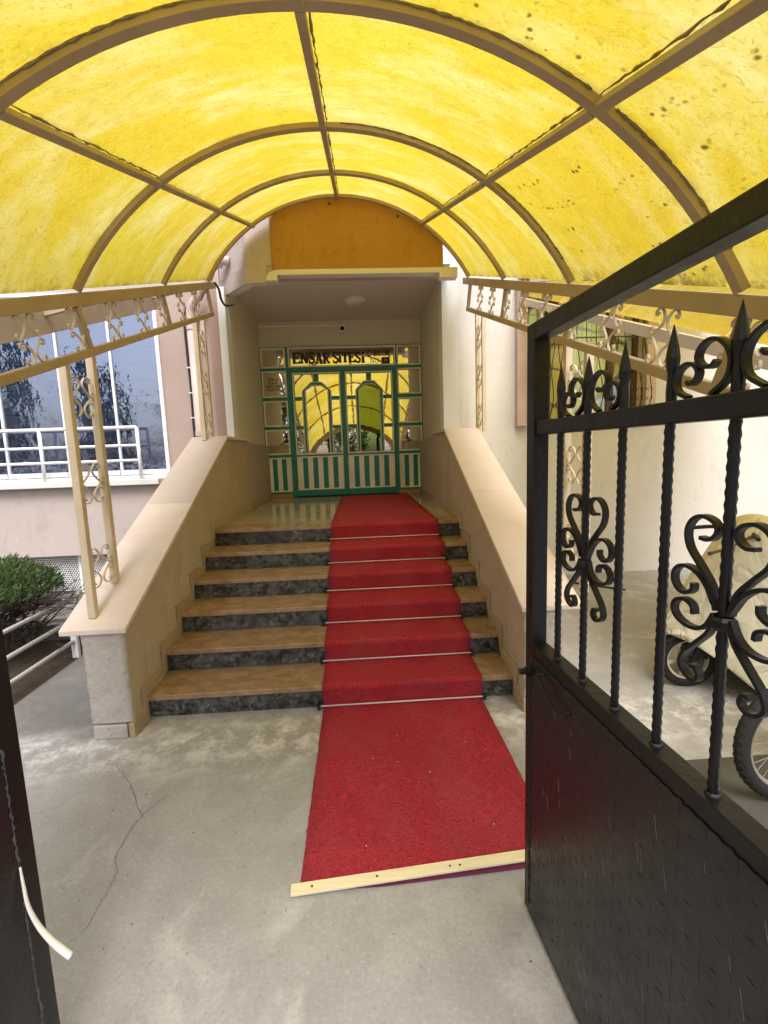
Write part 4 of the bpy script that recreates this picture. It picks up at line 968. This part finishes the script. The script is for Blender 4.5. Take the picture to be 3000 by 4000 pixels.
# ------------------------------------------------------------------ gates
G0 = Vector((.557, 1.47, 0)); gd = Vector((.075, -1, 0)).normalized(); gnrm = Vector((gd.y, -gd.x, 0))   # normal towards -X
if gnrm.x > 0: gnrm = -gnrm
gt = thing('iron_gate', 'open black wrought iron gate leaf with twisted bars at the right', 'gate', G0, 'entrance gate leaves')
def gp(s_, z_, o=0.0): return G0+gd*s_+gnrm*o+Vector((0, 0, z_))
GL = 1.14
def gbar(s0, z0, s1, z1, w_, h_, name, mat='gate_black', o=0., bev=.003):
    up = gd if abs(s1-s0) < 1e-6 else Vector((0, 0, 1))
    return MB().bar(gp(s0, z0, o), gp(s1, z1, o), w_, h_, up).build(name, mat, gt, bevel=bev)
gbar(.025, .022, .025, 2.024, .05, .05, 'stile'); gbar(GL-.025, .022, GL-.025, 2.024, .05, .05, 'stile')
gbar(.0505, 1.999, GL-.0505, 1.999, .05, .050, 'top_rail')
gbar(.0505, 1.713, GL-.0505, 1.713, .036, .042, 'middle_rail')
gbar(.0505, 1.001, GL-.0505, 1.001, .05, .05, 'lower_rail'); gbar(.0505, .047, GL-.0505, .047, .05, .05, 'bottom_rail')
shp = MB().bar(gp(.045, .515, .027), gp(GL-.045, .515, .027), .003, .93).build('sheet_panel', 'gate_sheet', gt)
# weld bead along the rim of the sheet
P = [gp(.05+(GL-.1)*i/120, .981+.002*math.sin(i*1.9), .0275) for i in range(121)]
MB().tube(P, [.0028+.0013*math.sin(i*2.7)*math.sin(i*.31) for i in range(121)], 5).build('weld_bead', 'gate_sheet', gt, smooth=True)
P = [gp(.046+.002*math.sin(i*1.3), .07+(.9)*i/60, .0285) for i in range(61)]
MB().tube(P, [.004+.0016*math.sin(i*2.1) for i in range(61)], 5).build('weld_bead', 'gate_black', gt, smooth=True)
# raised lugs of the tread plate
m = MB(); rl = random.Random(11)
def lug(sc0, zc, ang, L, W, hgt):
    ca, sa = math.cos(ang), math.sin(ang); pts = [(-L/2, 0), (0, -W/2), (L/2, 0), (0, W/2)]
    base = [gp(sc0+u*ca-v_*sa, zc+u*sa+v_*ca, .0287) for u, v_ in pts]; top = [gp(sc0, zc, .0287+hgt)]
    tp = [gp(sc0+(u*ca-v_*sa)*.35, zc+(u*sa+v_*ca)*.35, .0287+hgt) for u, v_ in pts]
    m.add(base+tp, [(4, 5, 6, 7)]+[(i, (i+1) % 4, 4+(i+1) % 4, 4+i) for i in range(4)])
for r_ in range(13):
    for c_ in range(17):
        s_, z_ = .085+c_*.064, .115+r_*.068
        if s_ > GL-.07 or z_ > .96: continue
        lug(s_+rl.uniform(-.003, .003), z_, R(rl.uniform(-3, 5)), .022*rl.uniform(.7, 1.2), .007, .0011*rl.uniform(.4, 1.2)); lug(s_+.032, z_+.034, R(90+rl.uniform(-4, 4)), .046*rl.uniform(.7, 1.2), .0032, .0009*rl.uniform(.3, 1.2))
lg = m.build('tread_lugs', 'gate_sheet', gt); lg['kind'] = 'stuff'
# a few bright scratches on the plate
for _ in range(40):
    s_, z_ = rl.uniform(.12, GL-.15), rl.uniform(.1, .9); L_ = rl.uniform(.015, .05)
    MB().bar(gp(s_+L_*.22, z_, .0292), gp(s_, z_+L_, .0292), .0008, .0005, (1, 0, 0)).build('scratch', 'scratch_grey', gt)
# bars: positions where the photo shows them
BS = [.168, .304, .446, .589, .735, .876, 1.015]
def twisted(s_, z0, z1, name='bar'):
    n = int((z1-z0)/.005); P = [gp(s_, z0+(z1-z0)*i/n) for i in range(n+1)]
    o = MB(); 
    for i, p in enumerate(P):
        z_ = (z1-z0)*i/n; ph = z_/.030*math.pi
        for k in range(6):
            a_ = k*math.pi/3; r_ = .0092+.0009*math.cos(2*math.pi*z_/.021+(math.pi if k % 2 else 0))
            o.v.append(tuple(p+gd*(math.cos(a_)*r_)+gnrm*(math.sin(a_)*r_)))
    for i in range(n):
        for k in range(6): o.f.append((i*6+k, i*6+(k+1) % 6, i*6+6+(k+1) % 6, i*6+6+k))
    ob = o.build(name, 'gate_black', gt, smooth=True, origin=P[0]); return ob
spear_prof = [(.0095, 0), (.0100, .02), (.0090, .04), (.0088, .052), (.0118, .068), (.0130, .080), (.0105, .098), (.0045, .126), (.0008, .142)]
b0 = s0 = w0 = None
for i, s_ in enumerate(BS):
    zt_ = 1.735; 
    if b0 is None:
        b0 = twisted(s_, 1.0262, 1.6915); s0 = MB().lathe(spear_prof, gp(s_, zt_-.001), 'z', 8).build('spear', 'gate_black', gt, smooth=False, origin=gp(s_, zt_))
        w0 = MB().lathe([(.0135, 0), (.0125, .003), (.0095, .006)], gp(s_, 1.0262), 'z', 10).build('weld_ring', 'gate_sheet', gt, origin=gp(s_, 1.0262))
    else:
        share(b0, gt, gp(s_, 1.0262)-origin_of(gt)); share(s0, gt, gp(s_, zt_)-origin_of(gt)); share(w0, gt, gp(s_, 1.0262)-origin_of(gt))
    s0.scale = (1, 1, 1)
def gflat(pts, s_, name='scroll', flip=1):
    return MB().flat(catmull([gp(s_+flip*u, z_) for u, z_ in pts], 6), gnrm, .014, .007).build(name, 'gate_black', gt)
# scrolls standing on the middle rail, big beside the motif bars and small beside their neighbours
big = [(.042, 1.792), (.052, 1.784), (.070, 1.787), (.082, 1.800), (.080, 1.815), (.066, 1.827), (.046, 1.828), (.024, 1.814), (.0125, 1.788), (.020, 1.758), (.050, 1.737)]
sml = [(.042, 1.766), (.050, 1.760), (.062, 1.766), (.066, 1.780), (.056, 1.793), (.038, 1.797), (.020, 1.788), (.0125, 1.770), (.020, 1.750), (.045, 1.737)]
motif = [1, 4]
for i in motif:
    for f_ in (-1, 1): gflat(big, BS[i], flip=f_)
    if i > 0: gflat(sml, BS[i-1], flip=1)
    if i+1 < len(BS): gflat(sml, BS[i+1], flip=-1)
# scroll bouquets on the motif bars
zc = 1.360
up_s = [(.055, 1.487), (.038, 1.486), (.024, 1.494), (.019, 1.508), (.030, 1.521), (.054, 1.526), (.076, 1.515), (.086, 1.492), (.078, 1.464), (.052, 1.436), (.026, 1.405), (.014, 1.365)]
cc_u = [(.066, 1.400), (.068, 1.386), (.084, 1.377), (.102, 1.380), (.114, 1.396), (.110, 1.416), (.090, 1.428), (.062, 1.424), (.036, 1.404), (.018, 1.375)]
cc_l = [(.062, 1.342), (.066, 1.357), (.084, 1.364), (.104, 1.357), (.112, 1.341), (.104, 1.326), (.082, 1.317), (.054, 1.318), (.032, 1.332), (.017, 1.358)]
dn_s = [(.016, 1.352), (.026, 1.322), (.052, 1.292), (.080, 1.262), (.088, 1.238), (.076, 1.222), (.056, 1.217), (.044, 1.227), (.050, 1.243), (.062, 1.243)]
for i in motif:
    for f_ in (-1, 1):
        for q in (up_s, cc_u, cc_l, dn_s): gflat(q, BS[i], flip=f_)
    MB().lathe([(.016, -.012), (.020, -.006), (.020, .006), (.016, .012)], gp(BS[i], zc-.012), 'z', 8).build('collar', 'gate_black', gt)
# bolt and bent pull rod near the free edge
MB().lathe([(.0, -.034), (.009, -.034), (.010, -.031), (.010, -.016), (.016, -.014), (.016, 0)], gp(.045, .930, .030), 'x', 12).build('lock_barrel', 'gate_black', gt)
P = catmull([gp(.150, .968, .030), gp(.140, .966, .046), gp(.150, .958, .050), gp(.205, .928, .050), gp(.258, .908, .048), gp(.285, .915, .040), gp(.292, .930, .028)], 6)
MB().tube(P, .0042, 7).build('pull_rod', 'gate_black', gt, smooth=True)
for z_ in (.25, 1.75): MB().lathe([(.0, -.04), (.016, -.04), (.016, .04), (0, .04)], gp(GL+.018, z_), 'z', 10).build('hinge', 'gate_black', gt)
gpst = thing('gate_post', 'black square steel post carrying the open right gate leaf', 'post', gp(GL+.075, 0))
MB().bar(gp(GL+.075, 0), gp(GL+.075, 2.2), .08, .08, gd).build('shaft', 'gate_black', gpst, bevel=.004); MB().bar(gp(GL+.075, 2.2), gp(GL+.075, 2.21), .09, .09, gd).build('cap', 'gate_black', gpst)

# left leaf: mostly outside the picture
L0 = Vector((-.874, 1.1, 0)); ld = Vector((-.05, -1, 0)).normalized(); ln_ = Vector((1, -.05, 0)).normalized()
def lp_(s_, z_, o=0.): return L0+ld*s_+ln_*o+Vector((0, 0, z_))
g2 = thing('iron_gate', 'black iron gate leaf seen edge on at the left, with a white pull tab', 'gate', L0, 'entrance gate leaves')
def lbar(s0_, z0_, s1_, z1_, w_, h_, name, mat='gate_black', o=0.):
    up = ld if abs(s1_-s0_) < 1e-6 else Vector((0, 0, 1)); return MB().bar(lp_(s0_, z0_, o), lp_(s1_, z1_, o), w_, h_, up).build(name, mat, g2, bevel=.003)
lbar(.03, .04, .03, 2.012, .05, .06, 'stile'); lbar(1.15, .04, 1.15, 2.012, .05, .05, 'stile')
for z_ in (.065, 1.013, 1.713, 1.985): lbar(.061, z_, 1.12, z_, .05 if z_ != 1.713 else .036, .05, 'rail')
MB().bar(lp_(.055, .53, .027), lp_(1.13, .53, .027), .003, .93).build('sheet_panel', 'gate_sheet', g2)
rw = random.Random(2); P = [lp_(.057+rw.uniform(-.003, .003), .06+.95*i/110, .0285) for i in range(111)]
MB().tube(P, [rw.choice((.0012, .002, .0032, .0045)) for i in range(111)], 5).build('weld_bead', 'weld_grey', g2, smooth=True)
for i in range(8):
    c = share(b0, g2, lp_(.17+i*.12, 1.0385)-origin_of(g2)); c = share(s0, g2, lp_(.17+i*.12, 1.735)-origin_of(g2))
P = catmull([(-.8445, 1.04, .708), (-.839, 1.035, .668), (-.831, 1.03, .612), (-.815, 1.03, .560), (-.793, 1.03, .520), (-.770, 1.03, .490), (-.750, 1.03, .468)], 6)
m = MB(); n = len(P)
for i, p in enumerate(P):
    d_ = (P[min(i+1, n-1)]-P[max(i-1, 0)]).normalized(); u_ = d_.cross(Vector((1, 0, 0))).normalized(); v_ = d_.cross(u_); rr = .0025+.0058*min(1, i/n*1.25)
    for k in range(10):
        a_ = 2*math.pi*k/10; m.v.append(tuple(p+u_*(math.cos(a_)*rr*1.15)+v_*(math.sin(a_)*rr*.75)))
for i in range(n-1):
    for k in range(10): m.f.append((i*10+k, i*10+(k+1) % 10, i*10+10+(k+1) % 10, i*10+10+k))
m.f.append(tuple(range(9, -1, -1))); m.f.append(tuple(range((n-1)*10, n*10)))
m.build('pull_tab', 'handle_white', g2, smooth=True)
lpost = thing('gate_post', 'black square steel post carrying the left gate leaf', 'post', lp_(1.26, 0))
MB().bar(lp_(1.26, 0), lp_(1.26, 2.2), .08, .08, ld).build('shaft', 'gate_black', lpost, bevel=.004); MB().bar(lp_(1.26, 2.2), lp_(1.26, 2.21), .09, .09, ld).build('cap', 'gate_black', lpost)

# ------------------------------------------------------------------ pipes and cables on the left corner
dp = thing('drainpipe', 'pink painted drainpipe with an elbow beside the left canopy posts', 'pipe', (-1.93, 5.93, 0))
MB().tube([(-1.93, 5.93, 0), (-1.93, 5.93, 3.28)], .052, 14).build('pipe', 'pipe_pink', dp, smooth=True)
MB().tube(catmull([(-1.93, 5.93, 3.20), (-1.93, 5.93, 3.34), (-1.90, 5.91, 3.44), (-1.80, 5.86, 3.54), (-1.66, 5.79, 3.68), (-1.58, 5.74, 3.80), (-1.47, 5.70, 3.86), (-1.38, 5.72, 3.86)], 5), .050, 14).build('elbow', 'pipe_pink', dp, smooth=True)
for p_ in ((-1.93, 5.93, 3.20), (-1.93, 5.93, 1.95)): MB().lathe([(.052, -.03), (.060, -.028), (.060, .028), (.052, .03)], p_, 'z', 14).build('collar', 'pipe_pink', dp, smooth=False)
for p_ in ((-1.80, 5.86, 3.54), (-1.50, 5.715, 3.845)): MB().tube([Vector(p_)-Vector((.02, -.01, .02)), Vector(p_)+Vector((.02, -.01, .02))], .058, 14).build('collar', 'pipe_pink', dp, smooth=False)
cb = thing('black_cable', 'black cable clipped to the wall left of the drainpipe', 'cable', (-2.02, 6.0, 1.9))
MB().tube(catmull([(-2.015, 5.998, 1.45), (-2.025, 5.998, 2.0), (-2.02, 5.998, 2.5), (-2.03, 5.998, 3.0), (-2.025, 5.99, 3.3), (-1.98, 5.97, 3.45)], 6), .014, 8).build('line', 'cable_black', cb, smooth=True)
for z_ in (1.82, 2.15, 2.45, 2.75): MB().box(-2.045, -1.998, 5.985, 6.019, z_-.008, z_+.008).build('clip', 'white_paint', cb, bevel=.002)
cb2 = thing('black_cable', 'short black cable looping from the eave under the balcony corner', 'cable', (-1.5, 5.6, 3.5))
MB().tube(catmull([(-1.50, 5.50, 3.56), (-1.47, 5.54, 3.50), (-1.47, 5.60, 3.42), (-1.45, 5.66, 3.37), (-1.41, 5.71, 3.38), (-1.36, 5.74, 3.40)], 6), .013, 8).build('line', 'cable_black', cb2, smooth=True)

# ------------------------------------------------------------------ balcony railing
br = thing('balcony_railing', 'white painted pipe railing in front of the dark balcony window', 'railing', (-4.5, 5.86, 1.43))
for z_, r_ in ((2.05, .022), (1.835, .017), (1.655, .017)): MB().tube([(-7.5, 5.87, z_), (-2.66, 5.87, z_)], r_, 10).build('rail', 'white_paint', br, smooth=True)
for x_ in (-6.1, -4.95, -3.80, -2.66): MB().tube([(x_, 5.87, 1.425), (x_, 5.87, 2.05)], .021, 10).build('post', 'white_paint', br, smooth=True)

# ------------------------------------------------------------------ garden fence, kerb and bush
fn = thing('garden_fence', 'low white pipe fence with peeling paint beside the soil bed', 'fence', (-2.48, 3.95, 0))
MB().box(-2.505, -2.455, 3.93, 3.97, 0, .36).build('post', 'peeling_white', fn, bevel=.004); MB().box(-2.60, -2.565, 4.22, 4.255, 0, .50).build('post', 'peeling_white', fn, bevel=.004)
MB().box(-2.505, -2.455, 1.70, 1.74, 0, .36).build('post', 'peeling_white', fn, bevel=.004)
for z_, ye, xo in ((.15, 3.93, 0), (.30, 3.96, -.06), (.47, 4.22, -.10)): MB().tube([(-2.50+xo, 1.3, z_), (-2.48+xo, ye, z_)], .0165, 10).build('rail', 'peeling_white', fn, smooth=True)
for z_ in (.20, .40): MB().tube([(-2.6, 4.24, z_), (-5, 4.24, z_)], .018, 10).build('rail', 'peeling_white', fn, smooth=True)
kb = thing('garden_kerb', 'low mossy concrete kerb at the back of the soil bed', 'kerb', (-3.6, 4.4, 0))
MB().box(-5.2, -2.45, 4.36, 4.50, 0, .17).build('kerb_block', 'concrete', kb, bevel=.01)

bs = thing('conifer_bush', 'clipped conifer bush, green on top and bare dark twigs below', 'bush', (-3.05, 3.85, 0))
rb = random.Random(4)
tr = MB(); tw_ = MB(); lf = MB()
bc = Vector((-3.02, 3.85, 0))
tips = []
for k in range(3): tr.tube(catmull([bc+Vector((.05*k-.2, .06*(k-1), 0)), bc+Vector((.10*k-.2, .08*(k-1), .25)), bc+Vector((.2*k-.25, .1*(k-1), .52))], 4), [.028-.0016*i for i in range(9)], 7)
for k in range(210):
    b0_ = bc+Vector((rb.uniform(-.25, .28), rb.uniform(-.15, .15), rb.uniform(.16, .55)))
    a_ = rb.uniform(0, 2*math.pi); L_ = rb.uniform(.25, .62); el = rb.uniform(-.1, .75)
    d_ = Vector((math.cos(a_)*math.cos(el), math.sin(a_)*math.cos(el)*.8, math.sin(el)))
    p1 = b0_+d_*L_*.5+Vector((0, 0, .02)); p2 = b0_+d_*L_
    if p2.z > .84: p2.z = .84
    tw_.tube([b0_, p1, p2], [.006, .004, .002], 4)
    for q in range(14):
        t0 = rb.uniform(.3, 1); s_ = b0_.lerp(p2, t0); dd_ = (d_+Vector((rb.uniform(-.9, .9), rb.uniform(-.9, .9), rb.uniform(-.5, .7)))).normalized()
        tw_.tube([s_, s_+dd_*rb.uniform(.04, .13)], [.0022, .001], 3, False)
def sprig(p, d_, L_, W_):
    d_ = d_.normalized(); s_ = d_.cross(Vector((rb.uniform(-1, 1), rb.uniform(-1, 1), rb.uniform(-1, 1)))).normalized()
    o = len(lf.v)
    for (u, w__) in ((0, .2), (.35, 1), (.7, .8), (1, .05)):
        c_ = p+d_*(u*L_)+Vector((0, 0, .012*u*u)); lf.v += [tuple(c_+s_*(w__*W_/2)), tuple(c_-s_*(w__*W_/2))]
    for i in range(3): lf.f.append((o+2*i, o+2*i+1, o+2*i+3, o+2*i+2))
for k in range(12000):
    a_ = rb.uniform(0, 2*math.pi); r_ = math.sqrt(rb.random()); x_ = bc.x-.12+.60*r_*math.cos(a_); y_ = bc.y+.50*r_*math.sin(a_)
    edge = r_
    ztop = .87-.20*edge**3+.02*math.sin(x_*23)+.02*math.sin(y_*19); zlow = .64 - .9*max(0, -(x_-bc.x+.05))
    z_ = ztop-abs(rb.gauss(0, .11+.25*max(0, bc.x-.1-x_)))
    if z_ < zlow-rb.random()*.15: continue
    d_ = Vector((math.cos(a_)*edge*.8+rb.uniform(-.8, .8), math.sin(a_)*edge*.8+rb.uniform(-.8, .8), .55+rb.uniform(-.5, .4)))
    sprig(Vector((x_, y_, z_)), d_, rb.uniform(.022, .055), rb.uniform(.007, .012))
tr.build('trunk', 'bark', bs, smooth=True)
x_ = tw_.build('twigs', 'twig', bs); x_['kind'] = 'stuff'; x_ = lf.build('crown', 'bush_leaf', bs); x_['kind'] = 'stuff'

# ------------------------------------------------------------------ right yard: motorbikes, mat, rod
def wheel(par, c, Rr, tr_, rim, yaw, n_sp, alloy):
    """wheel standing in a vertical plane turned by yaw about z"""
    w_ = bpy.data.objects.new('wheel', None); C.objects.link(w_); w_.parent = par; w_.location = Vector(c)-origin_of(par); w_.rotation_euler = (0, 0, yaw)
    def loc(mb, name, mat, smooth=True, **kw):
        o = mb.build(name, mat, None, smooth, **kw); o.parent = w_; return o
    n = 14; prof = [(Rr-tr_+tr_*math.cos(2*math.pi*k/n), tr_*.9*math.sin(2*math.pi*k/n)) for k in range(n+1)]
    loc(MB().lathe(prof, (0, 0, 0), 'y', 48), 'tyre', 'dark_rubber')
    m = MB()
    for k in range(44):
        a_ = 2*math.pi*k/44
        for s_ in (-1, 1):
            c_ = Vector((math.cos(a_), 0, math.sin(a_))); tt = Vector((-math.sin(a_), 0, math.cos(a_))); p = c_*(Rr+.0005); q = Vector((0, s_*tr_*.35, 0))
            m.add([p+q+tt*.006-c_*.006, p+q*2+tt*.012-c_*(.004+tr_*.35), p+q*2-c_*(.004+tr_*.35), p+q-tt*.006-c_*.006, p+q+tt*.006+c_*.0002, p+q*2.0+tt*.012+c_*.0005-c_*tr_*.32, p+q*2.0+c_*.0005-c_*tr_*.32, p+q-tt*.006+c_*.0002], [(4, 5, 6, 7), (0, 1, 5, 4), (1, 2, 6, 5), (2, 3, 7, 6), (3, 0, 4, 7)])
    o = loc(m, 'tread', 'dark_rubber', False); o['kind'] = 'stuff'
    Ri = Rr-2*tr_+.006
    loc(MB().lathe([(Ri+.01, -tr_*.55), (Ri-.008, -tr_*.5), (Ri-.014, -tr_*.2), (Ri-.014, tr_*.2), (Ri-.008, tr_*.5), (Ri+.01, tr_*.55)], (0, 0, 0), 'y', 48), 'rim', rim)
    loc(MB().lathe([(0, -.035), (.028, -.035), (.034, -.02), (.034, .02), (.028, .035), (0, .035)], (0, 0, 0), 'y', 20), 'hub', 'bike_black' if alloy else 'steel')
    m = MB()
    for k in range(n_sp):
        a_ = 2*math.pi*k/n_sp+.2
        if alloy:
            for dl in (-.055, .055): m.bar((math.cos(a_)*.03, 0, math.sin(a_)*.03), (math.cos(a_+dl)*(Ri-.008), 0, math.sin(a_+dl)*(Ri-.008)), .012, .009, (0, 1, 0))
        else:
            off_ = .35 if k % 2 else -.35; m.tube([(math.cos(a_+off_)*.03, .02*(1 if k % 4 < 2 else -1), math.sin(a_+off_)*.03), (math.cos(a_)*(Ri-.01), 0, math.sin(a_)*(Ri-.01))], .0014, 5)
    loc(m, 'spokes', rim if alloy else 'rim_dull', False)
    if alloy:
        loc(MB().lathe([(.045, -.05), (.082, -.05), (.086, -.046), (.086, -.043), (.045, -.043)], (0, 0, 0), 'y', 28), 'brake_disc', 'weld_grey', False)
    return w_
mb_ = thing('motorbike', 'small motorbike under a beige cover, its black alloy front wheel showing', 'motorbike', (2.9, 2.95, 0))
wheel(mb_, (2.165, 2.90, .192), .192, .032, 'alloy', R(-8), 6, True)
m = MB().bar((2.165, 2.845, .20), (2.42, 2.86, .78), .034, .034).bar((2.165, 2.955, .20), (2.42, 2.97, .78), .034, .034)
m.build('fork', 'bike_black', mb_, bevel=.006)
MB().box(2.19, 2.26, 2.825, 2.855, .215, .30).lathe([(0, -.012), (.03, -.012), (.03, .012), (0, .012)], (2.235, 2.835, .25), 'y', 12).build('brake_caliper', 'bike_black', mb_, bevel=.004)
fd = [(.205*math.cos(R(a_)), .205*math.sin(R(a_))) for a_ in range(30, 150, 10)]+[(.214*math.cos(R(a_)), .214*math.sin(R(a_))) for a_ in range(140, 20, -10)]
MB().prism([(2.165+a_, .195+b_) for a_, b_ in fd], 1, 2.86, 2.94).build('mudguard', 'bike_black', mb_, bevel=.004)
MB().bar((2.42, 2.915, .78), (2.50, 2.915, 1.06), .05, .05).tube(catmull([(2.47, 2.74, 1.03), (2.50, 2.80, 1.045), (2.52, 2.915, 1.06), (2.50, 3.13, 1.05), (2.44, 3.28, 1.02)], 5), .014, 8).build('handlebar', 'bike_black', mb_, smooth=False)
MB().tube(catmull([(2.48, 2.80, 1.04), (2.30, 2.76, .985), (2.155, 2.74, .955)], 5), [.010]*10+[.013], 8).build('brake_lever', 'maroon_wood', mb_, smooth=True)
MB().prism([(2.5, .35), (2.55, .75), (2.9, .80), (3.7, .88), (3.9, .75), (3.6, .45), (3.2, .25), (2.7, .25)], 1, 2.80, 3.06).build('body', 'bike_black', mb_, bevel=.03)
wheel(mb_, (3.45, 2.92, .192), .192, .032, 'alloy', R(-2), 6, True)
# cover draped over it
cv = thing('motorbike_cover', 'beige cloth cover draped over the motorbike with the alloy wheel', 'cover', (3.0, 2.95, 0))
sec = [  # x, top z, half width at mid, bottom z near side, bottom z far side
 (2.00, .425, .04, .385, .385), (2.08, .55, .12, .37, .37), (2.17, .68, .20, .31, .31), (2.28, .83, .27, .22, .25), (2.40, 1.00, .33, .11, .16), (2.52, 1.14, .38, .03, .06),
 (2.62, 1.18, .40, .02, .02), (2.78, 1.10, .38, .02, .02), (2.95, .98, .36, .02, .02), (3.2, .95, .34, .02, .02), (3.5, .95, .33, .02, .02), (3.75, .90, .30, .03, .03), (3.95, .75, .24, .10, .10), (4.02, .55, .1, .3, .3)]
m = MB(); nv = 24; rcv = random.Random(9)
for i, (x_, zt_, hw, bn, bf) in enumerate(sec):
    for j in range(nv+1):
        u = j/nv*2-1; a_ = abs(u)
        if a_ < .30: yv = hw*.45*(u/.30)/1.0*.8; zv = zt_-.05*(a_/.30)**2
        else:
            k_ = (a_-.30)/.70; zb_ = bn if u < 0 else bf; yv = (hw*.36+hw*.64*k_**.7)*(1 if u > 0 else -1); zv = (zt_-.05)*(1-k_)+zb_*k_
            yv += .022*k_*math.sin(x_*21+u*9)+.012*k_*math.sin(x_*47)
        m.v.append((x_+.012*math.sin(j*1.7+i), 2.93+yv, zv+rcv.uniform(-.006, .006)))
for i in range(len(sec)-1):
    for j in range(nv): k = i*(nv+1)+j; m.f.append((k, k+nv+1, k+nv+2, k+1))
ob = m.build('cloth', 'tarp', cv, smooth=True)
sd = ob.modifiers.new('subdiv', 'SUBSURF'); sd.levels = 2; sd.render_levels = 2; so = ob.modifiers.new('thick', 'SOLIDIFY'); so.thickness = .004
mp = thing('moped', 'moped with a wire spoked wheel standing on a grey mat', 'moped', (2.4, 1.9, 0))
wheel(mp, (1.905, 1.86, .298), .288, .034, 'rim_dull', R(4), 28, False)
MB().bar((1.905, 1.80, .30), (2.16, 1.82, .85), .03, .03).bar((1.905, 1.92, .30), (2.16, 1.92, .85), .03, .03).build('fork', 'bike_black', mp, bevel=.005)
MB().bar((2.16, 1.87, .85), (2.22, 1.87, 1.0), .04, .04).tube([(2.19, 1.60, 1.0), (2.22, 1.87, 1.0), (2.19, 2.14, 1.0)], .012, 8).build('handlebar', 'bike_black', mp)
MB().prism([(2.12, .60), (2.22, .72), (2.40, .70), (2.50, .45), (2.42, .34), (2.25, .42)], 1, 1.74, 2.02).build('bag_stand_in', 'cream_panel', mp, bevel=.02)  # made-up cream panel standing in for a pale bag and cardboard
MB().prism([(2.3, .42), (2.45, .45), (2.75, .70), (3.2, .72), (3.25, .62), (2.9, .35), (2.5, .30)], 1, 1.78, 1.98).build('body', 'bike_black', mp, bevel=.03)
wheel(mp, (3.05, 1.92, .298), .288, .034, 'rim_dull', R(2), 28, False)
tag(MB().box(1.36, 3.6, 1.52, 2.16, .0, .012).build('rubber_mat', 'rubber_mat', None, bevel=.004), 'dark grey rubber mat lying under the moped wheel', 'mat')
tag(MB().tube([(2.52, 5.33, .012), (2.95, 4.97, .012)], .011, 8).build('metal_rod', 'bike_black', None, smooth=True), 'thin dark metal rod lying on the concrete behind the parapet', 'rod')
tag(MB().lathe([(0, .004), (.10, .004), (.115, .012), (.118, .03), (.112, .03), (.10, .014), (0, .012)], (2.20, 4.62, 0), 'z', 24).build('plastic_lid', 'black_plastic', None, smooth=True), 'round black lid lying on the concrete near the right parapet', 'lid')

# ------------------------------------------------------------------ trees across the street (behind the camera, seen in the glass)
def tree(x, y, H_, wd, mat, seed, n, kind, lab):
    wd *= 1.25
    r_ = random.Random(seed); tn = thing('poplar_tree' if kind == 'poplar' else 'leafy_tree', lab, 'tree', (x, y, 0), 'trees across the street')
    tm = MB(); tm.tube(catmull([(x, y, 0), (x+.1, y, H_*.3), (x-.1, y+.1, H_*.6), (x, y, H_*.93)], 3), [.16*(1-i/11) for i in range(10)], 7)
    fm_ = MB()
    nb_ = 26
    for k in range(nb_):
        zt_ = H_*(.18+.78*(k/nb_)); a_ = k*2.4+r_.uniform(-.4, .4); sh = (1-(k/nb_))**.7 if kind == 'poplar' else math.sin(math.pi*(.15+.8*k/nb_))
        L_ = wd*(.35+.65*sh)*r_.uniform(.6, 1.1); el = r_.uniform(.7, 1.15) if kind == 'poplar' else r_.uniform(.1, .8)
        b_ = Vector((x, y, zt_)); d_ = Vector((math.cos(a_)*math.cos(el), math.sin(a_)*math.cos(el), math.sin(el)))
        e_ = b_+d_*L_; tm.tube([b_, b_.lerp(e_, .5)+Vector((0, 0, .05)), e_], [.045, .028, .012], 5)
        for q in range(n//nb_):
            p = b_.lerp(e_, r_.uniform(.15, 1.1))+Vector((r_.gauss(0, .2), r_.gauss(0, .2), r_.gauss(0, .22)))*wd*.35
            s_ = r_.uniform(.06, .13); u_ = Vector((r_.uniform(-1, 1), r_.uniform(-1, 1), r_.uniform(-1, 1))).normalized(); v_ = u_.orthogonal().normalized()
            fm_.add([p-u_*s_, p+v_*s_*.5, p+u_*s_, p-v_*s_*.5], [(0, 1, 2, 3)])
    tm.build('trunk', 'bark', tn, smooth=True); c_ = fm_.build('crown', mat, tn); c_['kind'] = 'stuff'
sp = [(-27, -19, 9.5, 1.6, 'poplar'), (-23.5, -20, 8.3, 1.5, 'poplar'), (-20.5, -18, 9.8, 1.5, 'poplar'), (-17.6, -20, 8.6, 1.4, 'poplar'), (-15.2, -18.5, 7.2, 1.4, 'poplar'), (-9.5, -19, 6.5, 2.4, 'leafy'), (-5.0, -18.5, 6.0, 2.4, 'leafy'), (-1.0, -20, 5.2, 2.3, 'leafy'), (3.5, -18.5, 5.8, 2.4, 'leafy'), (8.5, -19.5, 6.3, 2.6, 'leafy')]
names = ['tallest-but-one poplar at the far end of the row across the street', 'poplar second from the far end of the row across the street', 'tallest poplar in the row across the street', 'poplar just after the tallest one in the row across the street', 'lowest poplar, last before the round trees across the street',
         'round leafy tree next to the poplars across the street', 'round leafy tree two places from the poplars across the street', 'lowest round leafy tree across the street behind the gate', 'round leafy tree just past the lowest one across the street', 'round leafy tree at the near end of the row across the street']
for i, (x_, y_, H_, w_, kd) in enumerate(sp): tree(x_, y_, H_, w_, 'tree_leaf_hazed' if kd == 'poplar' else 'tree_leaf', 20+i, 5200, kd, names[i])
gw = thing('garden_wall', 'low white garden wall across the street', 'wall', (0, -17, 0))
MB().box(-40, 25, -17.1, -16.9, 0, .9).build('wall', 'plaster_white', gw); MB().box(-40, 25, -17.14, -16.86, .901, .96).build('coping', 'plaster_pillar', gw)
